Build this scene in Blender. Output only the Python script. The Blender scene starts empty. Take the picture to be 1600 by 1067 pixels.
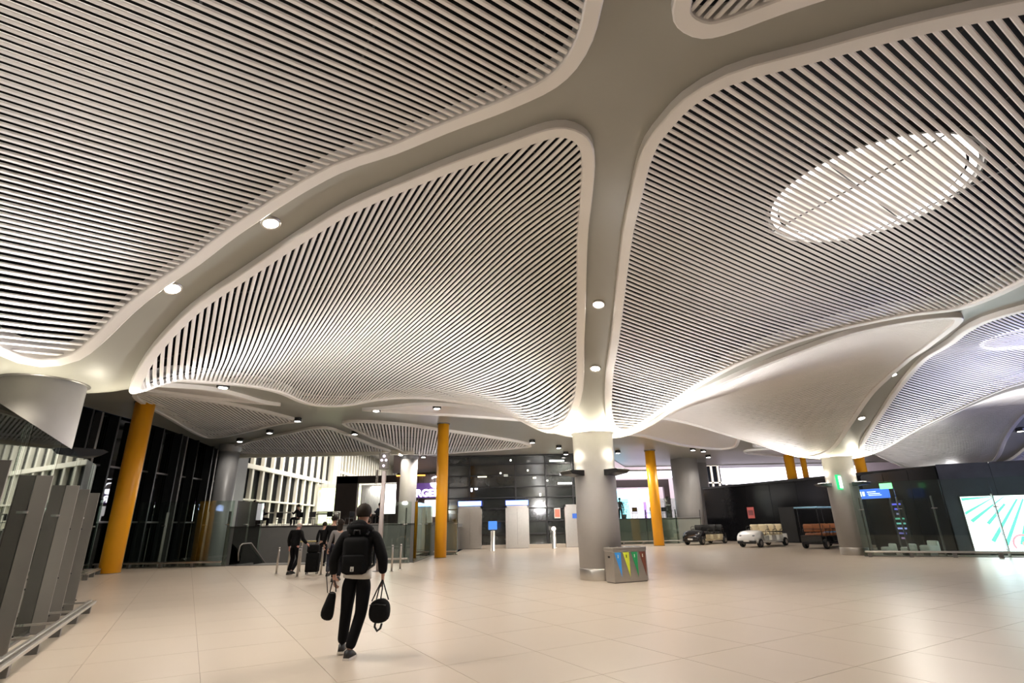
import bpy, bmesh, math, random
import numpy as np
from mathutils import Vector, Matrix
from mathutils.geometry import delaunay_2d_cdt
random.seed(7)
PI = math.pi
COL = bpy.context.scene.collection
SC = bpy.context.scene

# ------------------------------------------------------------------ camera, world, exposure
cam = bpy.data.cameras.new('camera'); camo = bpy.data.objects.new('camera', cam); COL.objects.link(camo)
cam.sensor_width = 36.0; cam.lens = 36.0*817/1600; cam.clip_end = 400
P_, R_ = math.radians(19.2), math.radians(1.1)
f_ = Vector((0, math.cos(P_), math.sin(P_))); u0 = Vector((0, -math.sin(P_), math.cos(P_))); r0 = Vector((1, 0, 0))
# photograph is rolled 1.1 degrees: image right = cos*r0 - sin*u0
cx_ = r0*math.cos(R_) - u0*math.sin(R_)*1.0
cy_ = r0*math.sin(R_) + u0*math.cos(R_)
M = Matrix((cx_, cy_, -f_)).transposed().to_4x4(); M.translation = Vector((0, 0, 1.5))
camo.matrix_world = M
SC.camera = camo
w = bpy.data.worlds.new('night'); SC.world = w; w.use_nodes = True
w.node_tree.nodes['Background'].inputs[0].default_value = (0.010, 0.013, 0.020, 1)
w.node_tree.nodes['Background'].inputs[1].default_value = 0.35
SC.view_settings.view_transform = 'Standard'; SC.view_settings.look = 'None'
SC.view_settings.gamma = 1.0; SC.view_settings.use_curve_mapping = False
SC.view_settings.exposure = 1.12
WARM = (1.0, 0.92, 0.83)
NEUT = (1.0, 0.96, 0.92)

def lamp(name, kind, loc, energy, color=WARM, target=None, size=0.2, spot=None, blend=0.6, sx=None, sy=None, parent=None):
    l = bpy.data.lights.new(name, kind); l.energy = energy; l.color = color
    if kind == 'SPOT':
        l.spot_size = spot; l.spot_blend = blend; l.shadow_soft_size = size; l.specular_factor = 0.0
    elif kind == 'POINT':
        l.shadow_soft_size = size; l.specular_factor = 0.1
    elif kind == 'AREA':
        l.shape = 'RECTANGLE'; l.size = sx; l.size_y = sy
    o = bpy.data.objects.new(name, l); COL.objects.link(o); o.location = loc
    d = (Vector(target)-Vector(loc)) if target is not None else Vector((0, 0, -1))
    o.rotation_euler = d.to_track_quat('-Z', 'Y').to_euler()
    if parent is not None: keep(o, parent)
    return o

# ------------------------------------------------------------------ materials
MATS = {}
def mat(name, col, rough=0.5, metal=0.0, emit=0.0, ecol=None, noise=0.06, nscale=3.0, bump=0.0, alpha=1.0, trans=0.0, coat=0.0, spec=0.5):
    if name in MATS: return MATS[name]
    m = bpy.data.materials.new(name); m.use_nodes = True; nt = m.node_tree
    b = nt.nodes['Principled BSDF']
    b.inputs['Roughness'].default_value = rough; b.inputs['Metallic'].default_value = metal
    b.inputs['Specular IOR Level'].default_value = spec
    c = (*col, 1)
    if noise > 0:
        tc = nt.nodes.new('ShaderNodeTexCoord'); n = nt.nodes.new('ShaderNodeTexNoise'); n.inputs['Scale'].default_value = nscale
        n.inputs['Detail'].default_value = 3
        nt.links.new(tc.outputs['Object'], n.inputs['Vector'])
        mx = nt.nodes.new('ShaderNodeMixRGB'); mx.blend_type = 'MIX'
        mx.inputs[1].default_value = (*[max(0, x*(1-noise)) for x in col], 1); mx.inputs[2].default_value = (*[min(1, x*(1+noise)) for x in col], 1)
        nt.links.new(n.outputs['Fac'], mx.inputs[0]); nt.links.new(mx.outputs[0], b.inputs['Base Color'])
        if bump > 0:
            bp = nt.nodes.new('ShaderNodeBump'); bp.inputs['Strength'].default_value = bump; bp.inputs['Distance'].default_value = 0.01
            n2 = nt.nodes.new('ShaderNodeTexNoise'); n2.inputs['Scale'].default_value = nscale*20
            nt.links.new(tc.outputs['Object'], n2.inputs['Vector']); nt.links.new(n2.outputs['Fac'], bp.inputs['Height']); nt.links.new(bp.outputs[0], b.inputs['Normal'])
    else:
        b.inputs['Base Color'].default_value = c
    if emit > 0:
        b.inputs['Emission Color'].default_value = (*(ecol or col), 1); b.inputs['Emission Strength'].default_value = emit
    if trans > 0: b.inputs['Transmission Weight'].default_value = trans
    if coat > 0: b.inputs['Coat Weight'].default_value = coat
    MATS[name] = m
    return m

def glass_mat(name, tint, mixf):
    if name in MATS: return MATS[name]
    m = bpy.data.materials.new(name); m.use_nodes = True; nt = m.node_tree
    for n in list(nt.nodes): nt.nodes.remove(n)
    out = nt.nodes.new('ShaderNodeOutputMaterial'); t = nt.nodes.new('ShaderNodeBsdfTransparent'); g = nt.nodes.new('ShaderNodeBsdfGlossy')
    t.inputs[0].default_value = (*tint, 1); g.inputs['Roughness'].default_value = 0.02; g.inputs[0].default_value = (0.95, 1, 0.97, 1)
    fr = nt.nodes.new('ShaderNodeFresnel'); fr.inputs[0].default_value = 1.5
    mp = nt.nodes.new('ShaderNodeMath'); mp.operation = 'MULTIPLY_ADD'; mp.inputs[1].default_value = 1.15; mp.inputs[2].default_value = mixf
    mp.use_clamp = True
    nt.links.new(fr.outputs[0], mp.inputs[0])
    mx = nt.nodes.new('ShaderNodeMixShader'); nt.links.new(mp.outputs[0], mx.inputs[0])
    nt.links.new(t.outputs[0], mx.inputs[1]); nt.links.new(g.outputs[0], mx.inputs[2]); nt.links.new(mx.outputs[0], out.inputs[0])
    MATS[name] = m
    return m

M_slat = mat('slat_paint', (0.90, 0.87, 0.85), 0.45, noise=0.03, nscale=2)
M_frame = mat('rim_paint', (0.88, 0.85, 0.82), 0.40, noise=0.02)
M_rib = mat('rib_plaster', (0.35, 0.345, 0.305), 0.42, noise=0.05, nscale=0.8)
M_void = mat('ceiling_void_black', (0.006, 0.006, 0.006), 0.9, noise=0)
M_carr = mat('carrier_steel', (0.06, 0.06, 0.06), 0.6, noise=0)
M_smooth = mat('smooth_ceiling_paint', (0.78, 0.75, 0.74), 0.4, noise=0.03)
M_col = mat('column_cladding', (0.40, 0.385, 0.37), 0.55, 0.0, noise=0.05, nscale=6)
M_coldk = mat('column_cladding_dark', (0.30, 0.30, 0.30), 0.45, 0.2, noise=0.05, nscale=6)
M_yel = mat('yellow_paint', (0.95, 0.42, 0.012), 0.38, noise=0.05, nscale=2)
M_steel = mat('brushed_steel', (0.52, 0.49, 0.45), 0.33, 0.9, noise=0.08, nscale=8, bump=0.05)
M_steeld = mat('dark_steel', (0.20, 0.19, 0.18), 0.4, 0.7, noise=0.08, nscale=8)
M_plate = mat('fin_plate', (0.19, 0.17, 0.15), 0.42, 0.4, noise=0.1, nscale=3)
M_black = mat('black_paint', (0.012, 0.012, 0.013), 0.35, noise=0.1)
M_rubber = mat('rubber', (0.02, 0.02, 0.02), 0.8, noise=0.1)
M_blkg = mat('black_gloss_wall', (0.007, 0.007, 0.008), 0.16, noise=0.1, spec=0.18)
M_grey = mat('grey_wall', (0.17, 0.165, 0.155), 0.6, noise=0.08)
M_greyg = mat('grey_green_wall', (0.30, 0.31, 0.27), 0.5, noise=0.08)
M_white = mat('white_paint', (0.80, 0.78, 0.73), 0.45, noise=0.03)
M_brown = mat('brown_frame', (0.065, 0.045, 0.038), 0.5, noise=0.1)
M_glass = glass_mat('clear_glass', (0.86, 0.93, 0.89), 0.02)
M_dglass = glass_mat('night_glass', (0.30, 0.36, 0.36), 0.05)
M_fac = mat('facade_dark_glass', (0.030, 0.036, 0.034), 0.10, noise=0.35, nscale=1.3, spec=0.9)
M_floor = mat('floor_stone', (0.445, 0.375, 0.30), 0.33, noise=0.05, nscale=0.9, spec=0.45)
M_joint = mat('floor_joint', (0.30, 0.24, 0.19), 0.6, noise=0)

# ------------------------------------------------------------------ object helpers
def keep(o, parent):
    o.parent = parent
def obj(name, me, material=None, parent=None, smooth=False, kind=None, label=None):
    if isinstance(me, bmesh.types.BMesh):
        bm = me; me = bpy.data.meshes.new(name); bm.normal_update(); bm.to_mesh(me); bm.free()
    if material is not None and len(me.materials) == 0: me.materials.append(material)
    if smooth:
        me.polygons.foreach_set('use_smooth', [True]*len(me.polygons))
    o = bpy.data.objects.new(name, me); COL.objects.link(o)
    if parent is not None: o.parent = parent
    if kind: o['kind'] = kind
    if label: o['label'] = label
    return o
def mesh(name, v, f):
    me = bpy.data.meshes.new(name); me.from_pydata([tuple(map(float, p)) for p in v], [], f); me.update(); return me
def thing(name, label, cat, loc=(0, 0, 0), rz=0.0, group=None):
    o = bpy.data.objects.new(name, None); COL.objects.link(o); o.empty_display_size = 0.1
    o.location = loc; o.rotation_euler = (0, 0, rz); return tag(o, label, cat, group)
def tag(o, label, cat, group=None):
    o['label'] = label; o['category'] = cat
    if group: o['group'] = group
    return o
def copy_tree(o, parent=None):
    c = o.copy(); COL.objects.link(c)
    if parent is not None: c.parent = parent
    for ch in list(o.children): copy_tree(ch, c)
    return c
def B(): return bmesh.new()
def box(bm, x0, x1, y0, y1, z0, z1, bev=0.0, M=None):
    vs = [bm.verts.new(p) for p in ((x0,y0,z0),(x1,y0,z0),(x1,y1,z0),(x0,y1,z0),(x0,y0,z1),(x1,y0,z1),(x1,y1,z1),(x0,y1,z1))]
    fs = [bm.faces.new([vs[i] for i in q]) for q in ((3,2,1,0),(4,5,6,7),(0,1,5,4),(1,2,6,5),(2,3,7,6),(3,0,4,7))]
    if bev > 0:
        es = list({e for f in fs for e in f.edges})
        r = bmesh.ops.bevel(bm, geom=es, offset=bev, segments=2, affect='EDGES', profile=0.5)
        vs = list({v for f in r['faces'] for v in f.verts} | {v for v in vs if v.is_valid})
    if M is not None: bmesh.ops.transform(bm, matrix=M, verts=vs)
    return bm
def lathe(bm, prof, n=24, c=(0, 0), cap=True, z0=0.0):
    rings = []
    for r, z in prof:
        rings.append([bm.verts.new((c[0]+r*math.cos(2*PI*i/n), c[1]+r*math.sin(2*PI*i/n), z0+z)) for i in range(n)])
    for a, b in zip(rings[:-1], rings[1:]):
        for i in range(n): bm.faces.new((a[i], a[(i+1) % n], b[(i+1) % n], b[i]))
    if cap:
        bm.faces.new(rings[0][::-1]); bm.faces.new(rings[-1])
    return bm
def tube(bm, pts, r, n=8, close=False):
    pts = [Vector(p) for p in pts]; rings = []; up = None
    m = len(pts)
    rr = r if isinstance(r, (list, tuple)) else [r]*m
    for i, p in enumerate(pts):
        if close: d = pts[(i+1) % m]-pts[i-1]
        else: d = pts[min(i+1, m-1)]-pts[max(i-1, 0)]
        d.normalize()
        if up is None:
            up = Vector((0, 0, 1)) if abs(d.z) < 0.9 else Vector((1, 0, 0))
        s = d.cross(up); s.normalize(); up = s.cross(d); up.normalize()
        rings.append([bm.verts.new(p+(s*math.cos(2*PI*k/n)+up*math.sin(2*PI*k/n))*rr[i]) for k in range(n)])
    pr = list(zip(rings[:-1], rings[1:]))
    if close: pr.append((rings[-1], rings[0]))
    for a, b in pr:
        for k in range(n): bm.faces.new((a[k], a[(k+1) % n], b[(k+1) % n], b[k]))
    if not close:
        bm.faces.new(rings[0][::-1]); bm.faces.new(rings[-1])
    return bm
def ellipsoid(bm, c, rx, ry, rz, seg=16, ring=10):
    r = bmesh.ops.create_uvsphere(bm, u_segments=seg, v_segments=ring, radius=1.0)
    bmesh.ops.transform(bm, matrix=Matrix.Translation(c) @ Matrix.Diagonal((rx, ry, rz, 1)), verts=r['verts'])
    return bm
def struct(name, bm, m, parent=None, smooth=False):
    return obj(name, bm, m, parent, smooth, 'structure' if parent is None else None)

# ------------------------------------------------------------------ the hall's own grid (rotated 33 degrees) and the ceiling's height
E1 = (0.8387, 0.5446); E2 = (-0.5446, 0.8387)
def W2(a, b): return (a*E1[0]+b*E2[0], a*E1[1]+b*E2[1])
def toE(X, Y): return (X*E1[0]+Y*E1[1], X*E2[0]+Y*E2[1])
CC = [(-15.4, 12.15), (-2.1, 12.15), (10.7, 12.1), (25.1, 12.2), (39.2, 12.2)]
RW = [-0.05,-0.06,0.05,0.21,0.17,-0.01,-0.05,0.03,0.08,0.05,0.0,0.08,0.29,0.23,-0.07,-0.11,0.04,0.12,0.22,0.01,-0.09,0.26,0.22,-0.27,-0.27,0.05,0.18,0.3,-0.06,-0.34,0.18,0.28,-0.32,-0.33,0.08,0.24,0.17,-0.06,-0.27,0.2,0.39,-0.14,-0.2,0.1,0.22,-0.01,-0.01,-0.01,0.2,0.28,0.02,-0.05,0.07,0.13,-0.19,-0.18,-0.12,-0.05,0.02,-0.01,-0.02,0.01,0.04,-0.16,-0.1,-0.08,-0.1,-0.01,0.03,0.01,-0.01,0.0,-0.0,0.15,0.15,0.05,0.12,0.14,0.06,0.01,-0.0,0.02,0.13,0.15,0.09,0.13,0.12,0.04,0.0,-0.0,-0.06,-0.04,-0.03,-0.0,0.04,0.02,-0.03,-0.03,-0.02,-0.1,-0.11,-0.1,-0.06,-0.03,-0.04,-0.06,-0.04,-0.03,-0.1,-0.1,-0.09,-0.07,-0.05,-0.05,-0.05,-0.04,-0.03]
GA = np.arange(-8, 41, 4.0); GB = np.arange(-2, 31, 4.0)
GG = np.array([(a, b) for a in GA for b in GB]); RWn = np.array(RW)
def sst(t):
    t = np.clip(t, 0, 1); return t*t*(3-2*t)
def Hn(a, b):
    a = np.atleast_1d(np.asarray(a, float)); b = np.atleast_1d(np.asarray(b, float))
    d = np.ones_like(a); dm = np.ones_like(a); rmin = np.full_like(a, 1e9)
    for c in CC:
        r = np.hypot(a-c[0], b-c[1]); rmin = np.minimum(rmin, r)
        d = d*sst((r-0.6)/8.2); dm = dm*sst((r-0.6)/3.0)
    ph = np.exp(-((a[:, None]-GG[None, :, 0])**2+(b[:, None]-GG[None, :, 1])**2)/(2*4.2**2)) @ RWn
    z = 4.03+2.5*d+dm*ph
    Y = a*E1[1]+b*E2[1]
    zf = 6.55-0.6*sst((Y-26)/11.0)
    t = np.maximum(sst((b-19)/6.0), sst((Y-29)/5.0)*sst((b-14)/4))
    z = z*(1-t)+zf*t
    lo = 4.03+0.06*np.clip(rmin-0.6, 0, 4)
    return np.maximum(z, lo)
def H(a, b): return float(Hn(a, b)[0])

def smooth_poly(pts, step=0.35):
    """closed Catmull-Rom through pts, resampled"""
    n = len(pts); P = [np.array(p, float) for p in pts]; out = []
    for i in range(n):
        p0, p1, p2, p3 = P[i-1], P[i], P[(i+1) % n], P[(i+2) % n]
        t01 = max(np.linalg.norm(p1-p0)**.5, 1e-3); t12 = max(np.linalg.norm(p2-p1)**.5, 1e-3); t23 = max(np.linalg.norm(p3-p2)**.5, 1e-3)
        m1 = (p2-p1)+t12*((p1-p0)/t01-(p2-p0)/(t01+t12)); m2 = (p2-p1)+t12*((p3-p2)/t23-(p3-p1)/(t12+t23))
        k = max(2, int(np.linalg.norm(p2-p1)/step*1.0)+1)
        for j in range(k):
            s = j/k
            out.append((2*s**3-3*s**2+1)*p1+(s**3-2*s**2+s)*m1+(-2*s**3+3*s**2)*p2+(s**3-s**2)*m2)
    # drop near duplicates
    res = [out[0]]
    for p in out[1:]:
        if np.linalg.norm(p-res[-1]) > 0.06: res.append(p)
    if np.linalg.norm(res[0]-res[-1]) < 0.06: res.pop()
    A = sum(res[i-1][0]*res[i][1]-res[i][0]*res[i-1][1] for i in range(len(res)))
    if A < 0: res = res[::-1]
    return np.array(res)
def offset_poly(P, d):
    """inward offset of a counter-clockwise loop"""
    n = len(P); T = np.roll(P, -1, 0)-np.roll(P, 1, 0); L = np.linalg.norm(T, axis=1)[:, None]; T = T/np.maximum(L, 1e-6)
    return P+np.stack([-T[:, 1], T[:, 0]], 1)*d

# ------------------------------------------------------------------ ceiling panels
PANELS = {}
PANELS['A'] = [(-2.0,10.96),(-1.52,10.78),(-1.26,10.48),(-.87,9.9),(-.23,9.02),(.34,7.99),(1.36,6.42),(1.93,5.8),(2.38,5.12),(2.85,4.29),(3.11,3.73),(3.15,3.4),(3.08,3.04),(2.93,2.73),(2.3,1.6),(1.4,.2),(.4,-1.2),(-.8,-2.6),(-1.6,-3.3),(-2.05,-3.5),
  (-2.5,-3.3),(-3.3,-2.6),(-4.5,-1.2),(-5.5,.2),(-6.4,1.6),(-7.05,2.73),(-7.2,3.04),(-7.27,3.4),(-7.2,3.8),(-6.95,4.29),(-6.5,5.12),(-6.0,5.8),(-5.4,6.42),(-4.45,7.99),(-3.87,9.02),(-3.25,9.9),(-2.84,10.48),(-2.55,10.82)]
PANELS['B'] = [(-.88,12.25),(-.75,11.26),(-.58,10.75),(-.25,10.14),(.14,9.56),(.78,8.49),(1.22,7.74),(1.57,7.16),(2.24,6.26),(2.82,5.36),(3.15,4.75),(3.39,4.32),(3.58,4.15),(3.83,4.11),(4.02,4.17),(4.24,4.35),(4.86,5.12),(5.47,5.93),(6.66,7.43),(7.56,8.58),(8.84,10.25),(9.19,10.98),(9.45,11.88),(9.55,12.8),(9.35,13.7),(8.9,14.8),(8.1,16.2),(6.9,18.1),(5.74,19.5),(5.3,19.95),(4.81,20.18),(4.3,20.1),(3.76,19.75),(3.0,19.0),(1.7,17.6),(.6,16.0),(-.3,14.5),(-.75,13.3)]
PANELS['C'] = [(4.5,3.04),(4.54,3.41),(4.64,3.8),(4.9,4.23),(5.33,4.79),(5.93,5.57),(6.9,6.78),(7.76,7.87),(9.02,9.55),(9.86,10.54),(10.45,11.0),(11.0,11.1),(11.4,10.75),(11.6,10.09),(11.68,9.4),(11.65,8.6),(11.8,7.66),(12.32,6.78),(13.21,5.87),(13.95,5.19),(14.48,4.47),(14.83,3.77),(14.6,3.1),(14.2,2.47),(13.4,1.2),(12.5,-.3),(11.7,-1.8),(11.1,-2.9),(10.6,-3.3),(10.1,-3.0),(9,-1.9),(8,-.9),(7,.05),(6.27,.73),(5.78,1.23),(5.23,1.86),(4.66,2.54)]
PANELS['T'] = [(3.5,2.3),(3.65,2.44),(3.84,2.47),(4.07,2.41),(4.24,2.26),(4.61,1.75),(5.5,.7),(6.8,-.7),(8.2,-2.2),(9.0,-3.4),(8.9,-4.6),(-0.2,-4.6),(-.3,-3.4),(.6,-2),(1.6,-.6),(2.6,.9),(3.15,1.7)]
PANELS['D'] = [(12.1,11.0),(12.05,9.7),(12.25,8.7),(12.7,7.6),(13.46,6.56),(14.0,5.75),(14.63,4.98),(15.05,4.25),(15.39,3.94),(15.79,4.04),(16.4,4.45),(17.21,5.02),(18.4,5.8),(19.51,6.68),(20.2,7.5),(20.75,8.29),(22.05,9.79),(23.02,10.86),(23.55,11.64),(23.9,12.7),(23.75,13.8),(23.1,15.1),(21.9,16.9),(20,19.1),(18.6,20.3),(17.9,20.55),(17.2,20.3),(15.8,18.9),(13.8,16.6),(12.6,14.7),(12.05,13.3),(11.95,12.2)]
PANELS['E'] = [(15.91,2.92),(16.16,3.77),(16.8,4.4),(17.78,5.0),(19.2,6.0),(20.5,7.1),(21.5,8.15),(23.2,9.9),(23.9,10.6),(24.6,10.95),(25.4,10.85),(25.8,10.2),(25.95,9.5),(26.4,8.42),(27.29,7.17),(28.54,6.03),(30.2,4.9),(31.3,4.2),(31.7,3.6),(31.4,2.8),(30,.8),(27.5,-2.2),(25.3,-3.4),(22.7,-2.4),(19.2,-.2),(17,1.3),(16.1,2.1)]
PANELS['F'] = [(26.4,11.8),(26.6,10.3),(27.3,8.6),(28.6,7.2),(30,6.0),(31.2,5.2),(31.9,5.1),(32.6,5.8),(33.7,7.2),(35.37,8.75),(36.86,9.76),(37.8,10.8),(38.1,12.1),(37.9,13.5),(36.4,16),(34,18.8),(32.4,20.3),(31.7,20.4),(29.7,18.3),(27.6,15.4),(26.6,13.6)]
PANELS['G'] = [(33.4,4.2),(34,5.2),(35.7,7.2),(37.2,9),(38.4,10.5),(39.3,10.9),(40.1,10.4),(41.6,8.2),(43.6,6),(45.4,4.2),(44,1.8),(41,-1.6),(39.3,-2.8),(37,-1.2),(34.4,2)]
PANELS['S1'] = [(3.2,21.05),(3.1,21.6),(1.2,21.9),(-2,22.1),(-6,22.2),(-7.2,21.6),(-6.4,19.4),(-4.4,16.6),(-3,15.2),(-2,14.8),(-1.2,15.2),(0,17),(1.5,19.2),(2.7,20.5)]
PANELS['S2'] = [(6.4,21.3),(7.4,19.9),(9.0,17.4),(10.2,15.3),(10.9,14.8),(11.6,15.2),(13,17.2),(15,19.8),(16.2,21.1),(16.1,21.8),(12,22.3),(8,22.2),(6.6,21.8)]
PANELS['S3'] = [(19.3,21.5),(20.6,19.7),(23.2,16.4),(24.6,14.9),(25.4,14.9),(26.9,16.6),(29.4,19.6),(31,21.3),(30.8,22.1),(25,22.5),(19.8,22.2)]
PANELS['S4'] = [(32.9,21.6),(35,19),(37.6,15.4),(38.9,14.6),(40.6,15.4),(43.8,20),(43,22.3),(38,22.6),(33.5,22.3)]
PANELS['L1'] = [(5.2,27.3),(4.7,27.9),(3.4,31),(2.2,33.4),(1.6,33.9),(.9,33),(-.6,28.5),(-1.6,25),(-1.5,23.9),(-.5,23.7),(2,24.7),(4.4,26.5)]
PANELS['L2'] = [(6.2,28.6),(6.8,28.4),(7.6,29),(10.2,31.4),(12.2,33.0),(12.0,33.6),(8.6,35.2),(4.6,37.0),(3.0,37.4),(2.7,36.7),(3.6,34.0),(5.0,31.0)]
PANELS['L3'] = [(7.0,26.6),(7.6,26.0),(9.5,25.7),(12.2,26.0),(15.2,26.2),(18.2,26.6),(18.9,27.1),(18.0,28.6),(15.8,31.0),(14.2,32.6),(13.2,32.9),(11.6,31.4),(8.6,28.8)]
PDEF = {
 'A': ('e1', 'single', 'large white slatted ceiling panel filling the upper left above the walking man'),
 'B': ('e2', 'single', 'central kite-shaped white slatted ceiling panel between the two nearest columns'),
 'C': ('e1', 'single', 'large white slatted ceiling panel on the right with a glowing oval light above it'),
 'T': ('e2', 'single', 'white slatted ceiling panel whose rounded corner shows at the top edge'),
 'D': ('e2', 'single', 'smooth-looking finely slatted ceiling panel sweeping down to the right grey column'),
 'E': ('e1', 'single', 'white slatted ceiling panel at the right edge beyond the right column'),
 'F': ('e2', 'joined', 'dark shaded finely slatted ceiling panel above the black wall at far right'),
 'G': ('e1', 'joined', 'bluish slatted ceiling panel cut off by the right edge of the photo'),
 'S1': (None, 'smooth', 'plain white lens-shaped ceiling panel behind the left end of the central slatted panel'),
 'S2': (None, 'smooth', 'plain white lens-shaped ceiling panel above the middle yellow column'),
 'S3': (None, 'smooth', 'plain white lens-shaped ceiling panel right of the middle grey column, far'),
 'S4': (None, 'smooth', 'plain pinkish white ceiling panel behind the right grey column'),
 'L1': ('far', 'joined', 'far left triangular slatted ceiling panel beside the black window wall'),
 'L2': ('far', 'joined', 'far triangular slatted ceiling panel above the white window wall'),
 'L3': ('far', 'joined', 'far slatted ceiling panel crossed by the middle yellow column'),
}
ROT = -0.022
def axes(kind):
    if kind == 'far':
        # slats run 11 degrees left of straight ahead in the world
        d = toE(-math.sin(math.radians(11)), math.cos(math.radians(11)))
        return np.array(d), np.array((-d[1], d[0]))
    c, s = math.cos(ROT), math.sin(ROT); u = np.array((c, s)); v = np.array((-s, c))
    return (u, v) if kind == 'e1' else (v, u)
def frame_mesh(P, name):
    prof = [(0, 0.30), (0, -0.12), (0.015, -0.135), (0.17, -0.135), (0.185, -0.12), (0.185, 0.10)]
    n = len(P); V = []; F = []
    R_l = []
    for k, (off, dz) in enumerate(prof):
        Q = offset_poly(P, off); z = Hn(Q[:, 0], Q[:, 1])
        R_l.append([(*W2(*Q[i]), z[i]+dz) for i in range(n)])
    for k in range(len(prof)-1):
        b0 = len(V); V += R_l[k]+R_l[k+1]
        for i in range(n):
            j = (i+1) % n; F.append((b0+i, b0+j, b0+n+j, b0+n+i))
    return mesh(name, V, F)
def slat_geo(P, kind, pitch, wd, step):
    u, v = axes(kind)
    Q = offset_poly(P, 0.12); s = Q @ u; q = Q @ v; n = len(Q)
    out = []
    k0 = int(math.ceil(q.min()/pitch)); k1 = int(math.floor(q.max()/pitch))
    for k in range(k0, k1+1):
        c = k*pitch+0.0007; xs = []
        for i in range(n):
            j = (i+1) % n
            if (q[i]-c)*(q[j]-c) < 0:
                t = (c-q[i])/(q[j]-q[i]); xs.append(s[i]+t*(s[j]-s[i]))
        xs.sort()
        for a, b in zip(xs[::2], xs[1::2]):
            if b-a < 0.08: continue
            m = max(2, int((b-a)/step)+1); ss = np.linspace(a, b, m)
            pe = np.outer(ss, u)+c*v; zs = Hn(pe[:, 0], pe[:, 1])
            if kind == 'e1':
                # slats that cross a funnel run straight from rim to rim
                ch = zs[0]+(zs[-1]-zs[0])*(ss-a)/(b-a); f_ = 0.85*sst((c-4.5)/3.5); zs = zs+f_*(ch-zs)
            out.append((pe, zs, v))
    return out
SLP = [(-0.5, 0.024), (-0.5, 0.013), (-0.30, 0.0), (0.30, 0.0), (0.5, 0.013), (0.5, 0.024)]
def slat_vf(pe, z, v, wd, base=0):
    V = []; F = []; K = len(SLP)
    e_ = 0.08; sl = (Hn(pe[:, 0]+v[0]*e_, pe[:, 1]+v[1]*e_)-Hn(pe[:, 0]-v[0]*e_, pe[:, 1]-v[1]*e_))/(2*e_)
    for i in range(len(pe)):
        s_ = sl[i]; q_ = math.sqrt(1+s_*s_); nx, nz = -s_/q_, 1/q_
        for (o, h) in SLP:
            d_ = o*wd+nx*(h-0.09)
            X, Y = W2(pe[i, 0]+v[0]*d_, pe[i, 1]+v[1]*d_); V.append((X, Y, z[i]+s_*o*wd+nz*(h-0.09)))
    for i in range(len(pe)-1):
        for k in range(K-1):
            a = base+i*K+k; F.append((a, a+1, a+K+1, a+K))
        F.append((base+i*K+K-1, base+i*K, base+(i+1)*K, base+(i+1)*K+K-1))
    F.append(tuple(base+k for k in range(K))); m = base+(len(pe)-1)*K; F.append(tuple(m+K-1-k for k in range(K)))
    return V, F
LOOPS = {k: smooth_poly(v, 0.3 if k in 'ABCT' else 0.45) for k, v in PANELS.items()}
def cdt_sheet(loops_in, outer, spacing, holes, name, material, dz=0.0, kind=None, parent=None, extra=()):
    """triangulated height-field sheet inside outer, minus holes"""
    verts = []; faces = []
    def add_loop(Lp):
        i0 = len(verts); verts.extend([Vector((float(p[0]), float(p[1]))) for p in Lp]); faces.append(list(range(i0, len(verts))))
    add_loop(outer)
    for h in holes: add_loop(h)
    mn = outer.min(0); mx = outer.max(0)
    for a in np.arange(mn[0], mx[0], spacing):
        for b in np.arange(mn[1], mx[1], spacing): verts.append(Vector((a+0.013, b+0.017)))
    for p in extra: verts.append(Vector(p))
    r = delaunay_2d_cdt(verts, [], faces, 0, 1e-4)
    ov, oe, of, _, _, off = r
    F = [list(f) for f, o in zip(of, off) if 0 in o and not any(k in o for k in range(1, len(holes)+1))]
    A = np.array([(p.x, p.y) for p in ov]); z = Hn(A[:, 0], A[:, 1])+dz
    V = [(*W2(*A[i]), z[i]) for i in range(len(A))]
    used = sorted({i for f in F for i in f}); mp = {o: n for n, o in enumerate(used)}
    V = [V[i] for i in used]; F = [[mp[i] for i in f][::-1] for f in F]
    return obj(name, mesh(name, V, F), material, parent, True, kind)

def ring(c, r, n=28): return np.array([(c[0]+r*math.cos(2*PI*i/n), c[1]+r*math.sin(2*PI*i/n)) for i in range(n)])
outer_w = [(-18.3, -7), (30, -7), (46, 5), (46, 46), (9.5, 46), (6.2, 36.6), (-4.6, 36.6), (-6.5, 34.6), (-18.3, 33.8)]
def subdiv(Lw, step=0.8):
    out = []
    for i in range(len(Lw)):
        p, q = np.array(Lw[i], float), np.array(Lw[(i+1) % len(Lw)], float); k = max(1, int(np.linalg.norm(q-p)/step))
        out += [p+(q-p)*j/k for j in range(k)]
    return np.array([toE(*p) for p in out])
OUT = subdiv(outer_w)
extra = []
for c in CC[1:]:
    for r in (0.66, 0.75, 0.87, 1.0, 1.2, 1.45, 1.75, 2.1, 2.5):
        extra += [tuple(p) for p in ring(c, r, 36)]
ceil_holes = [offset_poly(LOOPS[k], 0.02) for k in PANELS] + [ring(c, 0.585, 36) for c in CC[1:]]
cdt_sheet(None, OUT, 0.62, ceil_holes, 'ceiling', M_rib, 0.0, 'structure', extra=extra)
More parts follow.
